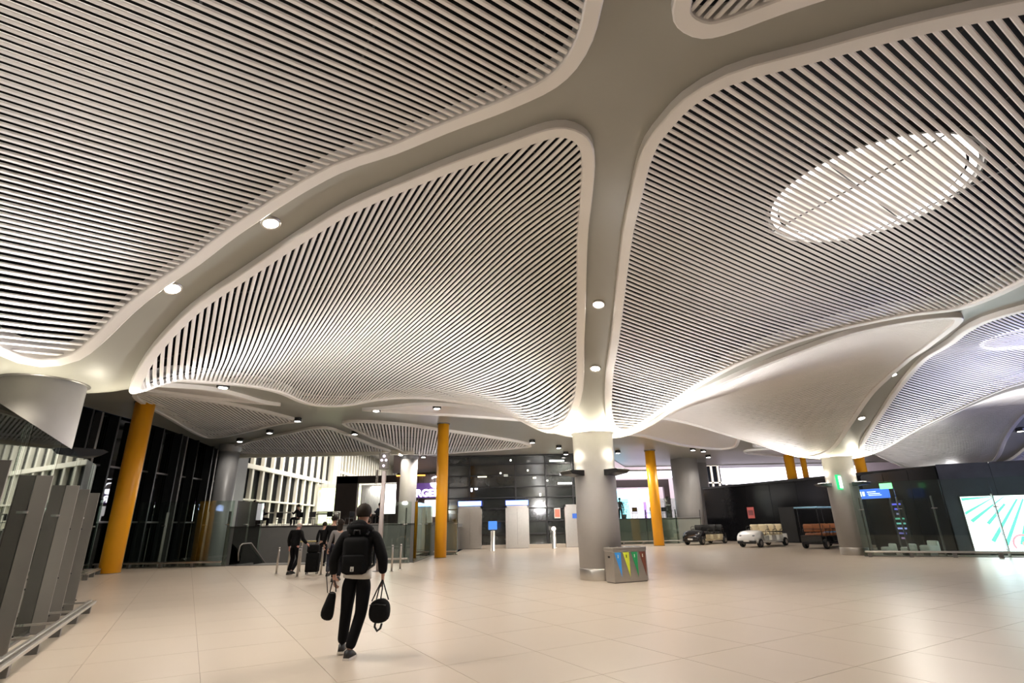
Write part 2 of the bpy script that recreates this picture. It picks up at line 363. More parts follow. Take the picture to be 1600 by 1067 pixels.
# black void above the slats
bm = B()
for (x0, x1, y0, y1) in ((-19, 47, -8, 47),): box(bm, x0, x1, y0, y1, 8.2, 8.3)
struct('ceiling', bm, M_void)
bm = B()
for (xa, ya, xb, yb) in ((-18.3, 33.8, -6.5, 34.6), (-6.5, 34.6, -4.6, 36.6), (-4.6, 36.6, 6.2, 36.6), (6.2, 36.6, 9.5, 46), (9.5, 46, 46, 46)):
    q0 = [bm.verts.new(p) for p in ((xa, ya, 5.9), (xb, yb, 5.9), (xb, yb, 8.3), (xa, ya, 8.3), (xa, ya+.06, 5.9), (xb, yb+.06, 5.9), (xb, yb+.06, 8.3), (xa, ya+.06, 8.3))]
    for q in ((0, 1, 2, 3), (7, 6, 5, 4), (0, 4, 5, 1), (1, 5, 6, 2), (2, 6, 7, 3), (3, 7, 4, 0)): bm.faces.new([q0[i] for i in q])
struct('ceiling', bm, M_rib)  # bulkhead added to block hall lamps showing through the far slats

far_carr = {}
for key, pts in PANELS.items():
    ax, mode, lab = PDEF[key]; P = LOOPS[key]
    cen = P.mean(0); X, Y = W2(*cen)
    t = thing('ceiling_panel', lab, 'ceiling panel')
    obj('frame', frame_mesh(P, 'frame'), M_frame, t, True, label=None)
    if mode == 'smooth':
        cdt_sheet(None, offset_poly(P, 0.1), 0.7, [], 'panel_skin', M_smooth, -0.03, None, t)
        continue
    pitch = {'far': 0.17}.get(ax, 0.10); wd = pitch*0.56
    if key in 'FG': wd = pitch*0.66
    if key == 'D': wd = pitch*0.74
    if ax == 'far': wd = pitch*0.62
    geo = slat_geo(P, ax, pitch, wd, 0.55 if mode == 'single' else 0.8)
    if mode == 'single':
        for pe, z, v in geo:
            V, F = slat_vf(pe, z, v, wd); obj('slat', mesh('slat', V, F), M_slat, t)
    else:
        V = []; F = []
        for pe, z, v in geo:
            v1, f1 = slat_vf(pe, z, v, wd, len(V)); V += v1; F += f1
        obj('slat', mesh('slats', V, F), M_slat, t, kind='stuff')
    # carriers across the slats
    u, v = axes(ax); Q = offset_poly(P, 0.15); s = Q @ u; q = Q @ v; bmc = B()
    for c in np.arange(math.ceil(s.min()), s.max(), 1.6):
        xs = []
        for i in range(len(Q)):
            j = (i+1) % len(Q)
            if (s[i]-c)*(s[j]-c) < 0: xs.append(q[i]+(c-s[i])/(s[j]-s[i])*(q[j]-q[i]))
        xs.sort()
        for a, b in zip(xs[::2], xs[1::2]):
            if b-a < 0.4: continue
            m = max(2, int((b-a)/0.8)+1); pp = []
            if ax == 'e1': b = min(b, 5.0)
            if b-a < 0.4: continue
            for w_ in np.linspace(a, b, m):
                e = c*u+w_*v; pp.append((*W2(*e), H(*e)+0.03))
            tube(bmc, pp, 0.014, 4)
    obj('carrier_rails', bmc, M_carr, t, kind='stuff')

# ring lights hung above the slats
M_opal = mat('opal_diffuser', (0.85, 0.82, 0.75), 0.6, emit=0.16, ecol=(1, 0.95, 0.87), noise=0.02)
M_opalr = mat('opal_rim', (1, 0.98, 0.95), 0.5, emit=3.2, ecol=(1, 0.97, 0.92), noise=0)
def ring_light(c, label, z=None, e=1.0):
    X, Y = W2(*c); z = z or H(*c)+0.55
    t = thing('ring_light', label, 'light', (X, Y, z))
    b_ = B(); lathe(b_, [(0.02, 0.0), (1.36, 0.0), (1.36, 0.05), (0.02, 0.05)], 64); obj('diffuser', b_, M_opal, t)
    b_ = B(); tube(b_, [(1.45*math.cos(2*PI*i/64), 1.45*math.sin(2*PI*i/64), -0.02) for i in range(64)], 0.055, 8, True); obj('glowing_rim', b_, M_opalr, t, True)
    b_ = B(); lathe(b_, [(1.56, -0.08), (1.6, -0.08), (1.6, 0.16), (1.56, 0.16), (1.56, -0.08)], 64, cap=False); obj('housing', b_, M_steeld, t)
    b_ = B(); box(b_, -1.36, 1.36, -0.012, 0.012, -0.008, 0.0); b_o = obj('joint_strip', b_, M_black, t); b_o.rotation_euler = (0, 0, 0.63)
    lamp('ring_glow', 'POINT', (0, 0, -0.28), 7*e, NEUT, size=0.5, parent=t)
ring_light((9.45, 3.15), 'oval-looking glowing ring light above the slats of the right-hand panel')
ring_light((-2.2, 4.5), 'glowing ring light above the slats of the upper left panel', e=1.0)
ring_light((24.2, 4.4), 'glowing ring light above the slats near the right edge of the photo', e=1.2)

# ------------------------------------------------------------------ floor
def in_floor(X, Y):
    if X < -18.3 or X > 46 or Y < -7 or Y > 46: return False
    if Y < 24.3: return True
    if X > 4.5 and Y > 39.8 : return False
    if X > 17.5 and Y > 22.2: return False
    if Y < 29.6: return X > -4.4
    return X > -3.4
th = math.radians(30.6); tu = Vector((math.cos(th), math.sin(th))); tv = Vector((-math.sin(th), math.cos(th)))
bm = B()
for (x0, x1, y0, y1) in ((-18.3, 46, -7, 24.3), (-4.4, 46, 24.3, 29.6), (-3.4, 46, 29.6, 46)): box(bm, x0, x1, y0, y1, -0.30, -0.006)
floor = struct('floor', bm, M_joint)
TX, TY = 1.2, 1.28
tb = B(); box(tb, 0.003, TX-0.003, 0.003, TY-0.003, -0.03, 0.0)
tme = bpy.data.meshes.new('tile'); tb.to_mesh(tme); tb.free(); tme.materials.append(M_floor)
cand = []
for i in range(-20, 50):
    for j in range(-30, 50):
        o = tu*(0.35+i*TX)+tv*(-0.15+j*TY); cs = [o, o+tu*TX, o+tv*TY, o+tu*TX+tv*TY]
        if all(in_floor(p.x, p.y) for p in cs): cand.append(((o+(tu*TX+tv*TY)/2), o, 1))
        elif any(in_floor(p.x, p.y) for p in cs): cand.append(((o+(tu*TX+tv*TY)/2), o, 0))
near = sorted([c for c in cand if c[2] and c[0].y > 1.0 and abs(c[0].x) < c[0].y*1.15+2], key=lambda c: c[0].length)[:270]
nset = {id(c) for c in near}
for c in near:
    o = obj('tile', tme, None, floor); o.location = (c[1].x, c[1].y, 0); o.rotation_euler = (0, 0, th)
V = []; F = []
def clipq(poly, rects):
    outp = []
    for (x0, x1, y0, y1) in rects:
        p = poly
        for ax_, sgn, lim in ((0, 1, x0), (0, -1, x1), (1, 1, y0), (1, -1, y1)):
            q = []
            for i in range(len(p)):
                a, b = p[i], p[(i+1) % len(p)]; da = sgn*(a[ax_]-lim); db = sgn*(b[ax_]-lim)
                if da >= 0: q.append(a)
                if da*db < 0:
                    t_ = da/(da-db); q.append((a[0]+t_*(b[0]-a[0]), a[1]+t_*(b[1]-a[1])))
            p = q
            if len(p) < 3: break
        if len(p) >= 3: outp.append(p)
    return outp
for c in cand:
    if id(c) in nset: continue
    o = c[1]; g = 0.003; pl = [o+tu*g+tv*g, o+tu*(TX-g)+tv*g, o+tu*(TX-g)+tv*(TY-g), o+tu*g+tv*(TY-g)]
    for p in clipq([(a.x, a.y) for a in pl], ((-18.3, 46, -7, 24.3), (-4.4, 46, 24.3, 29.6), (-3.4, 46, 29.6, 46))):
        b0 = len(V); V += [(a[0], a[1], 0.0) for a in p]; F.append(tuple(range(b0, len(V))))
obj('tile', mesh('far_tiles', V, F), M_floor, floor, kind='stuff')

# ------------------------------------------------------------------ columns
M_led = mat('uplight_led', (1, 0.95, 0.8), 0.5, emit=6, ecol=(1, 0.93, 0.78), noise=0)
def concrete_column(c, label, wash=1.0, r=0.6, top=4.06, fx=True, angs=(-38, 202, 82), far=1.0):
    X, Y = W2(*c); t = thing('concrete_column', label, 'column', (X, Y, 0), 0, 'round grey columns with uplights')
    b_ = B(); lathe(b_, [(r, 0.30), (r, top-0.02)], 64, cap=True); obj('shaft', b_, M_col, t, True)
    b_ = B(); lathe(b_, [(r+0.006, 0.0), (r+0.012, 0.01), (r+0.012, 0.28), (r+0.003, 0.30)], 64); obj('steel_base', b_, M_steel, t, True)
    b_ = B(); lathe(b_, [(r+0.004, top-0.05), (r+0.05, top-0.03), (r+0.05, top+0.0), (r, top+0.01)], 64); obj('shadow_gap', b_, M_steeld, t, True)
    if fx:
        for dg in angs:
            a_ = math.radians(dg)
            b_ = B(); vs = []
            # wedge: flat top, tapering underneath
            pr = [(r-0.02, 0.16), (r+0.42, 0.16), (r+0.50, 0.125), (r+0.40, 0.05), (r-0.02, 0.0)]
            L_ = [b_.verts.new((x, -0.26, z)) for x, z in pr]; R__ = [b_.verts.new((x, 0.26, z)) for x, z in pr]
            b_.faces.new(L_); b_.faces.new(R__[::-1])
            for i in range(5): j = (i+1) % 5; b_.faces.new((L_[j], L_[i], R__[i], R__[j]))
            o = obj('uplight', b_, M_black, t); o.location = (0, 0, 2.76); o.rotation_euler = (0, 0, a_)
            b_ = B(); box(b_, r+0.06, r+0.36, -0.17, 0.17, 0.162, 0.170); lo = obj('lens', b_, M_led, o)
            cx1, sx1 = math.cos(a_), math.sin(a_)
            lamp('wash', 'SPOT', ((r+.44)*cx1, (r+.44)*sx1, 2.96), 230*wash, (1.0, 0.92, 0.74), ((r+.26)*cx1, (r+.26)*sx1, 4.0), 0.12, math.radians(125), 1.0, parent=t)
            lamp('ceiling_fill', 'SPOT', ((r+.40)*cx1, (r+.40)*sx1, 3.0), 1050*far, (1.0, 0.975, 0.96), ((r+5.5)*cx1, (r+5.5)*sx1, 5.3), 0.15, math.radians(104), 1.0, parent=t)  # extra spot added at the fixture to brighten the ceiling
    return t
concrete_column(CC[1], 'thick round grey column at the far left behind the glass barrier', 0.22, angs=(51, -66, 171), far=0.6)
concrete_column(CC[2], 'round grey column in the middle of the hall beside the steel bin', 1.2, angs=(-50, 210, 82))
concrete_column(CC[3], 'round grey column on the right with a green exit sign', 1.0, angs=(-61, 179, 59), far=0.9)
concrete_column(CC[4], 'round grey column at far right behind the black wall', 0.5, far=0.25)
for (x, y, top, lab) in ((-17.0, 31.6, 6.25, 'far grey column beside the black window wall'), (-7.0, 35.5, 6.05, 'far grey column left of the middle yellow column, lit pale yellow')):
    t = thing('concrete_column', lab, 'column', (x, y, -3.0))
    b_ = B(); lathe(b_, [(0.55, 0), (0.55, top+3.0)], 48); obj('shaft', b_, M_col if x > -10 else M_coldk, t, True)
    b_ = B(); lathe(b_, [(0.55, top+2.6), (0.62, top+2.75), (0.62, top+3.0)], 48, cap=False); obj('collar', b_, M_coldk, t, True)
lamp('far_wash', 'SPOT', (-7.3, 33.7, 5.85), 150, (1, 0.90, 0.66), (-7.05, 35.2, 3.2), 0.06, math.radians(62), 0.9)
for (x, y, r, lab) in ((-15.37, 21.4, 0.36, 'leftmost yellow column standing by the black window wall'), (-3.68, 27.35, 0.29, 'yellow column in the middle in front of the dark glass facade'),
                     (9.1, 35.65, 0.33, 'yellow column right of the middle grey column')):
    t = thing('yellow_column', lab, 'column', (x, y, 0), 0, 'round yellow columns')
    zt = H(*toE(x, y))
    b_ = B(); lathe(b_, [(r, 0.0), (r, zt-0.02)], 40); obj('shaft', b_, M_yel, t, True)
    b_ = B(); lathe(b_, [(r+0.03, zt-0.05), (r+0.05, zt-0.03), (r+0.05, zt+0.02)], 40, cap=False); obj('top_collar', b_, M_steeld, t, True)
    b_ = B(); lathe(b_, [(r+0.02, 0.0), (r+0.02, 0.015), (r, 0.02)], 40, cap=False); obj('base_ring', b_, M_steeld, t, True)
for (x, y, lab) in ((20.3, 39.5, 'far yellow column above the black wall, left one of the pair'), (21.7, 40.2, 'far thin yellow column above the black wall, right one of the pair'), (24.5, 38.0, 'far yellow column behind the right grey column')):
    r = 0.34 if x != 21.7 else 0.2
    t = thing('yellow_column', lab, 'column', (x, y, 0), 0)
    zt = H(*toE(x, y)); b_ = B(); lathe(b_, [(r, 0), (r, zt)], 32); obj('shaft', b_, M_yel, t, True)
    b_ = B(); lathe(b_, [(r+0.02, 0), (r+0.02, 0.02)], 32); obj('base_ring', b_, M_steeld, t, True)

# ------------------------------------------------------------------ downlights in the ribs
M_lens = mat('downlight_lens', (1, 0.97, 0.9), 0.4, emit=22, ecol=(1, 0.93, 0.82), noise=0)
M_lensf = mat('downlight_lens_far', (1, 0.97, 0.9), 0.4, emit=12, ecol=(1, 0.95, 0.88), noise=0)
def downlight(a, b, label, energy=160, far=False, r=0.11, col=WARM, drop=0.0, spot=150):
    z = H(a, b); X, Y = W2(a, b); e = 0.05
    n = Vector((0, 0, -1))
    gx = (H(a+e, b)-H(a-e, b))/(2*e); gy = (H(a, b+e)-H(a, b-e))/(2*e)
    g = Vector((gx*E1[0]+gy*E2[0], gx*E1[1]+gy*E2[1], -1)).normalized()
    t = thing('downlight', label, 'light', (X, Y, z-drop), 0, 'round downlights in the ceiling ribs')
    t.rotation_euler = (-g).to_track_quat('Z', 'Y').to_euler() if not far else (0, 0, 0)
    b_ = B()
    if far: lathe(b_, [(r*0.8, -0.16), (r, -0.17), (r*1.1, -0.17), (r*1.1, 0.06), (r*0.8, 0.06)], 24)
    else: lathe(b_, [(r, -0.004), (r*1.02, -0.03), (r*1.28, -0.03), (r*1.35, -0.005), (r*1.35, 0.02), (r, 0.02)], 32, cap=False)
    obj('housing', b_, M_black if far else M_steel, t, True)
    b_ = B(); zz = -0.172 if far else -0.006; lathe(b_, [(r*(0.75 if far else 1.0), zz-0.006), (r*(0.75 if far else 1.0), zz)], 24); obj('lens', b_, M_lensf if far else M_lens, t)
    if energy > 0:
        lo = lamp('downlight_beam', 'SPOT', (0, 0, -0.25 if far else -0.10), energy, col, None, 0.09, math.radians(spot), 0.5, parent=t)
    return t
NEARL = [(0.71, 7.81, 'near downlight in the rib left of the central slatted panel, upper one'), (-.42, 9.57, 'near downlight in the rib left of the central slatted panel, lower one'),
         (7.12, 7.57, 'upper downlight in the rib above the middle grey column'), (8.62, 9.46, 'lower downlight in the rib just above the middle grey column'),
         (20.3, 7.45, 'upper downlight in the rib above the right grey column'), (22.2, 9.55, 'lower downlight in the rib above the right grey column')]
for a, b, l in NEARL: downlight(a, b, l, 260 if a < 15 else 150)
downlight(35.2, 8.2, 'black-rimmed downlight in the bluish rib at far right', 300, True, 0.16, drop=-0.05)
FARL = ((4.92, 26.88, 'far downlight near the tips of the far slatted panels', 300), (4.29, 30.71, 'dark rimmed downlight halfway along the far left rib', 40), (3.2, 33.7, 'far downlight at the lower end of the far left rib', 60),
  (8.34, 28.9, 'far downlight in the rib between two far slatted panels', 300), (12.65, 33.1, 'far downlight just above the pale lit column', 40), (14.3, 33.2, 'far downlight left of the middle yellow column', 200),
  (18.2, 26.0, 'far downlight beyond the tip of the central panel', 300), (20.53, 26.44, 'far downlight left of the middle grey column, upper', 300), (22.28, 27.96, 'far downlight left of the middle grey column, lower', 300),
  (25.12, 25.98, 'far downlight right of the middle grey column', 300), (28.91, 22.9, 'far downlight right of the third yellow column, nearer', 200), (29.96, 22.9, 'far downlight over the grey slab column, nearer', 200), (32.9, 24.8, 'far downlight over the grey slab column, lower', 60))
for a, b, l, en in FARL: downlight(a, b, l, en, True, 0.17)
for a, b, l in ((0.97, 17.1, 'flush lamp on the plain panel behind the central slatted panel, left'), (6.9, 21.1, 'flush lamp on the plain panel above the middle yellow column, left'), (8.96, 19.59, 'flush lamp on the plain panel above the middle yellow column, right')):
    t = downlight(a, b, l, 260, True, 0.16, drop=-0.02)
# lamps of the rib network behind and beside the viewer (same fittings, outside the picture)
for a, b, l in ((-4.2, 8.6, 'downlight in the rib left of the upper left panel'), (1.2, -2.2, 'downlight in the rib behind the viewer, left'), (6.2, -1.2, 'downlight in the rib behind the viewer, right'),
                (-6.6, 0.4, 'downlight in the rib far left of the viewer')):
    downlight(a, b, l, 240)

# ------------------------------------------------------------------ left black window wall (night outside)
wl = struct('wall_left', box(B(), -18.62, -18.56, -7, 33.8, -4.0, 6.6), M_dglass)
for i in range(26):
    y = -6.6+i*1.6
    if y > 33.6: break
    b_ = B(); box(b_, -18.56, -18.10, y-0.05, y+0.05, -4.0, 6.5, 0.01); obj('mullion', b_, M_black, wl)
    if i % 2 == 0:
        b_ = B(); box(b_, -18.50, -18.20, y+0.6, y+0.72, -4.0, 6.5); obj('mullion', b_, M_steeld, wl)
for z in (-0.9, 1.9, 4.3):
    b_ = B(); box(b_, -18.60, -18.48, -7, 33.8, z-0.04, z+0.04); obj('transom', b_, M_steeld, wl)
struct('wall_back', box(B(), -18.6, 30, -7.2, -7.0, 0, 8.2), M_grey)
M_city = mat('city_lamp', (1, 0.9, 0.7), 0.5, emit=9, ecol=(1, 0.86, 0.62), noise=0)
M_cityb = mat('city_window', (0.5, 0.75, 0.9), 0.5, emit=1.1, ecol=(0.45, 0.75, 0.95), noise=0)
for i, (y, z, s) in enumerate(((28, 5.0, .09), (33, 3.4, .1), (35.5, 3.0, .09), (30, 1.7, .08), (41, 7.4, .12), (52, 1.5, .15), (57, 1.9, .15), (47, .4, .14), (60, .2, .18), (38, -.6, .1), (66, 3.2, .16), (44, 3.9, .1))):
    t = thing('street_lamp', 'tiny distant lamp outside the black window wall, '+('highest, just right of the yellow column|upper one near the far grey column|upper one second from the grey column|lowest one right of the yellow column|highest one by the grey column|low one level with the barrier clamps|low one beside the far grey column|very low one above the rail|lowest one near the rail end|near the rail below the yellow column|one seen in the far panes, large|one at mid height between two mullions'.split('|')[i]), 'lamp', (-30-(y-28)*0.35, y, -4.0), 0, 'distant lamps outside at night')
    b_ = B(); ellipsoid(b_, Vector((0, 0, z+4)), s, s, s, 10, 6); obj('lamp_head', b_, M_city, t)
    b_ = B(); lathe(b_, [(.05, 0), (.03, z+4-s)], 8); obj('pole', b_, M_black, t)
for i, (y, z, w_, h_) in enumerate(((24.5, 5.4, .9, 1.6), (33.0, 5.6, 1.0, 1.5))):
    t = thing('lit_building', ('tall dim bluish lit building strip seen outside left of the leftmost yellow column', 'small dim teal lit building strip seen outside right of the leftmost yellow column')[i], 'building', (-30, y, 0))
    b_ = B(); box(b_, -.3, .0, -w_, w_, -4, z+h_); obj('wall', b_, M_black, t)
    for k in range(7):
        b_ = B(); box(b_, 0, .03, -w_*.7, w_*.7, z-h_+k*.45, z-h_+k*.45+.12); obj('window', b_, mat('dim_window', (.1, .2, .3), .5, emit=.16, ecol=(.35, .5, .75), noise=0), t)
b_ = B(); box(b_, -60, -18.62, 10, 80, -4.2, -4.0); struct('floor', b_, mat('wet_tarmac', (0.02, 0.022, 0.025), 0.15))
# void floor below, seen beyond the barriers
struct('floor', box(B(), -18.5, 4.2, 24.3, 33.0, -4.3, -4.1), mat('lower_floor', (0.06, 0.06, 0.06), 0.4))

# ------------------------------------------------------------------ raised cafe deck beyond the void
struct('wall_far', box(B(), -18.3, -3.45, 33.0, 33.25, -4.1, 1.58), M_grey)
b_ = B(); box(b_, -18.3, -3.45, 33.05, 62, 1.36, 1.56); struct('floor', b_, mat('deck_floor', (0.10, 0.10, 0.10), 0.3))
b_ = B(); box(b_, -18.3, -3.45, 32.95, 33.3, 1.58, 1.64, .01); struct('trim_1', b_, M_steeld)
# deck on the right of the lifts
struct('wall_far', box(B(), 4.6, 13.4, 40.0, 40.25, 0, 1.62), M_greyg)
b_ = B(); box(b_, 4.6, 13.4, 40.05, 52, 1.42, 1.62); struct('floor', b_, mat('deck_floor', (0.10, 0.10, 0.10), 0.3))
b_ = B(); box(b_, 4.6, 13.4, 39.95, 40.3, 1.62, 1.70, .01); struct('trim_2', b_, M_steeld)

# white window wall of the hall beyond
M_wlit = mat('white_mullion_paint', (0.84, 0.79, 0.66), 0.5, noise=0.03)
M_night = mat('night_pane', (0.004, 0.005, 0.007), 0.3, noise=0, spec=0.08)
def window_wall(name, x, y0, y1, n, z0, z1, mw, trans):
    st = struct(name, box(B(), x-0.25, x-0.2, y0, y1, z0, z1), M_night)
    for i in range(n+1):
        y = y0+(y1-y0)*i/n
        b_ = B(); box(b_, x-0.2, x+0.08, y-mw, y+mw, z0, z1, 0.01); obj('mullion', b_, M_wlit, st)
    for (z, h) in trans:
        b_ = B(); box(b_, x-0.2, x+0.12, y0, y1, z-h, z+h, 0.01); obj('transom', b_, M_wlit, st)
    return st
window_wall('window_1', -20.6, 36.7, 60, 13, 1.6, 11.0, 0.16, ((6.1, 0.18), (3.6, 0.07), (1.7, 0.15)))
struct('wall_hall', box(B(), -20.9, -20.3, 60, 62.5, 1.6, 11), M_wlit)
window_wall('window_2', -20.6, 62.5, 92, 24, 4.5, 11.0, 0.2, ((7.6, 0.16),))
struct('wall_hall', box(B(), -20.8, -20.5, 62.5, 92, 1.6, 4.5), M_wlit)
struct('wall_hall', box(B(), -21, 20, 92, 92.3, 0, 14), M_wlit)
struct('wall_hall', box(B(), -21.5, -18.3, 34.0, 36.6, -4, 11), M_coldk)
struct('ceiling', box(B(), -21, 46, 33.9, 92, 11.0, 11.2), mat('hall_ceiling', (0.55, 0.52, 0.50), 0.6))
struct('trim_3', box(B(), -18.3, -6.45, 33.75, 34.15, 5.80, 6.2), M_wlit)
lamp('hall_lamp', 'AREA', (-14, 47, 10.6), 2600, NEUT, None, sx=12, sy=16)
lamp('hall_lamp', 'AREA', (-12, 72, 10.6), 2600, NEUT, None, sx=14, sy=24)
for i, y in enumerate((46, 49, 52.5, 57)):
    t = thing('pendant_lamp', 'long white strip lamp hanging before the white window wall, '+('nearest and highest', 'second nearest', 'third nearest', 'farthest')[i], 'light', (-16.2+i*.35, y, 4.3), 0, 'strip lamps over the cafe')
    b_ = B(); box(b_, -.06, .06, -1.0, 1.0, 0, .08, .02); obj('diffuser', b_, mat('strip_white', (1, 1, 1), .5, emit=5, ecol=(1, 1, .95), noise=0), t)
    for s in (-.8, .8):
        b_ = B(); tube(b_, [(0, s, .08), (0, s, 6.7)], .01, 4); obj('wire', b_, M_steeld, t)
# green lit kiosk left of the brown shop
t = thing('lit_kiosk', 'glass kiosk lit pale green beyond the cafe tables', 'kiosk', (-15.6, 50, 1.56))
for (x0, x1, y0, y1, z0, z1, m_, nm) in ((-2.6, 2.4, .6, .7, 0, 3.4, mat('kiosk_light', (.75, .85, .5), .5, emit=1.0, ecol=(.80, .9, .52), noise=.2, nscale=2), 'back_panel'),
    (-2.7, 2.5, -.1, .8, 3.4, 3.7, M_wlit, 'roof'), (-2.7, -2.5, -.1, .7, 0, 3.4, M_wlit, 'post'), (2.3, 2.5, -.1, .7, 0, 3.4, M_wlit, 'post'), (-.1, .05, -.1, 0, 0, 3.4, M_wlit, 'post'), (-2.5, 2.3, -.06, 0, 1.0, 1.1, M_greyg, 'rail')):
    b_ = B(); box(b_, x0, x1, y0, y1, z0, z1, .01); obj(nm, b_, m_, t)
# brown framed bright shop
M_shopw = mat('bright_shop_light', (1, .97, .93), .5, emit=1.5, ecol=(1, .97, .93), noise=0)
t = thing('shop_front', 'brown framed shop front with a bright white interior behind the walking man', 'shop', (-10.9, 45, 1.56))
for (x0, x1, z0, z1) in ((-4.0, -2.2, 0, 3.9), (-4.0, 5.6, 3.35, 3.95), (4.6, 5.6, 0, 3.4)):
    b_ = B(); box(b_, x0, x1, 0, .5, z0, z1, .01); obj('frame', b_, M_brown, t)
b_ = B(); box(b_, -2.2, 4.6, 1.6, 1.7, 0, 3.35); obj('back_wall', b_, M_shopw, t)
for k in range(16):
    b_ = B(); box(b_, -2.15+k*.12, -2.08+k*.12, 1.0, 1.5, 0, 3.3); obj('fin', b_, M_white, t)
b_ = B(); box(b_, -2.2, 4.6, .6, 1.0, 0, .9, .02); obj('counter', b_, M_brown, t)
b_ = B(); box(b_, 2.2, 4.2, 1.5, 1.58, 1.6, 2.0); obj('screen', b_, mat('screen_blue', (.2, .5, .9), .4, emit=1.0, ecol=(.25, .6, 1), noise=.2, nscale=4), t)
lamp('shop_light', 'AREA', (-9.7, 45.9, 4.7), 160, (1, .97, .93), None, sx=5, sy=1, )
struct('wall_hall', box(B(), -9.6, -3.0, 52, 52.3, 0, 11), mat('pinkish_wall', (0.62, 0.55, 0.56), 0.6))
# dark panelled shop wall and burger shop behind the pale lit column
t = thing('shop_front', 'brown panelled burger shop with white sign behind the middle yellow column', 'shop', (-7.2, 41, 1.56))
b_ = B(); box(b_, -1.9, 3.9, 0.6, .9, 0, 3.8); obj('wall', b_, M_brown, t)
for k in range(14):
    b_ = B(); box(b_, -1.9+k*.42, -1.9+k*.42+.39, .5, .6, 1.9, 3.7, .01); obj('panel', b_, M_brown, t)
b_ = B(); box(b_, -1.9, .3, .35, .5, 3.55, 3.62); obj('orange_strip', b_, mat('orange_led', (1, .4, .05), .5, emit=1.6, ecol=(1, .45, .08), noise=0), t)
b_ = B(); box(b_, .35, 3.9, .42, .52, .55, 1.75); obj('menu_board', b_, mat('menu_glow', (.9, .85, .85), .5, emit=1.1, ecol=(.95, .88, .9), noise=.35, nscale=6), t)
b_ = B(); box(b_, -.6, 3.9, .36, .40, 1.9, 3.0); obj('sign_back', b_, mat('sign_purple', (.06, .03, .12), .5, emit=.10, ecol=(.3, .12, .6), noise=0), t)
M_sign = mat('sign_white', (1, 1, 1), .5, emit=4, ecol=(.95, .9, 1), noise=0)
def text(name, body, size, m, parent, loc, rot=(PI/2, 0, 0), ext=0.02, bold=0.0, align='LEFT', sx=1.0):
    c = bpy.data.curves.new(name, 'FONT'); c.body = body; c.size = size; c.extrude = ext; c.offset = bold; c.align_x = align
    o = bpy.data.objects.new(name, c); COL.objects.link(o); c.materials.append(m)
    me = bpy.data.meshes.new_from_object(o); bpy.data.objects.remove(o); me.materials.clear(); me.materials.append(m)
    o = bpy.data.objects.new(name, me); COL.objects.link(o)
    o.parent = parent; o.location = loc; o.rotation_euler = rot; o.scale = (sx, 1, 1)
    return o
text('sign_letters', 'BURGER', .72, M_sign, t, (-1.32, .34, 2.02), bold=.02, sx=1.05)
b_ = B(); lathe(b_, [(.02, 0), (.42, 0), (.42, .06), (.02, .06)], 28)
bmesh.ops.bisect_plane(b_, geom=b_.verts[:]+b_.edges[:]+b_.faces[:], plane_co=(0, -.02, 0), plane_no=(0, 1, .0), clear_outer=True)
o = obj('sign_bun', b_, M_sign, t); o.location = (1.15, .34, 3.02); o.rotation_euler = (PI/2, 0, 0)
b_ = B(); tube(b_, [(.42*math.cos(a), 0, .42*math.sin(a)) for a in np.linspace(.15, PI*.75, 12)], .05, 6); o = obj('sign_bun', b_, M_sign, t); o.location = (1.15, .32, 3.02)
struct('wall_hall', box(B(), -9.5, -3.4, 41.9, 42.1, 5.36, 11), mat('pinkish_wall', (0.62, 0.55, 0.56), 0.6))
lamp('shop_light', 'AREA', (-5.4, 39.9, 5.2), 60, (1, .9, .95), None, sx=3, sy=1)

# ------------------------------------------------------------------ dark glass facade with the lifts
fa = struct('wall_facade', box(B(), -4.5, 5.6, 36.55, 36.7, 0, 6.2), M_fac)
rr = random.Random(3)
cols = [-4.5, -3.05, .05, 2.1, 3.9, 5.6]
M_mul = mat('facade_mullion', (0.012, 0.012, 0.013), 0.4, noise=0)
for x in cols:
    b_ = B(); box(b_, x-.05, x+.05, 36.38, 36.6, 0, 5.95, .008); obj('mullion', b_, M_mul, fa)
for z in (.12, .85, 1.65, 2.45, 3.15, 3.85, 4.6, 5.35, 5.93):
    b_ = B(); box(b_, -4.5, 5.6, 36.42, 36.6, z-.04, z+.04, .008); obj('transom', b_, M_mul, fa)
zz = (.12, .85, 1.65, 2.45, 3.15, 3.85, 4.6, 5.35, 5.93)
for i in range(5):
    for j in range(8):
        g = rr.uniform(.018, .05)
        m_ = mat('pane_tone_%d' % rr.randint(0, 4), (g*.95, g*1.08, g), .09, noise=.5, nscale=1.7, spec=.9)
        b_ = B(); box(b_, cols[i]+.06, cols[i+1]-.06, 36.50, 36.53, zz[j]+.05, zz[j+1]-.05); obj('pane', b_, m_, fa)
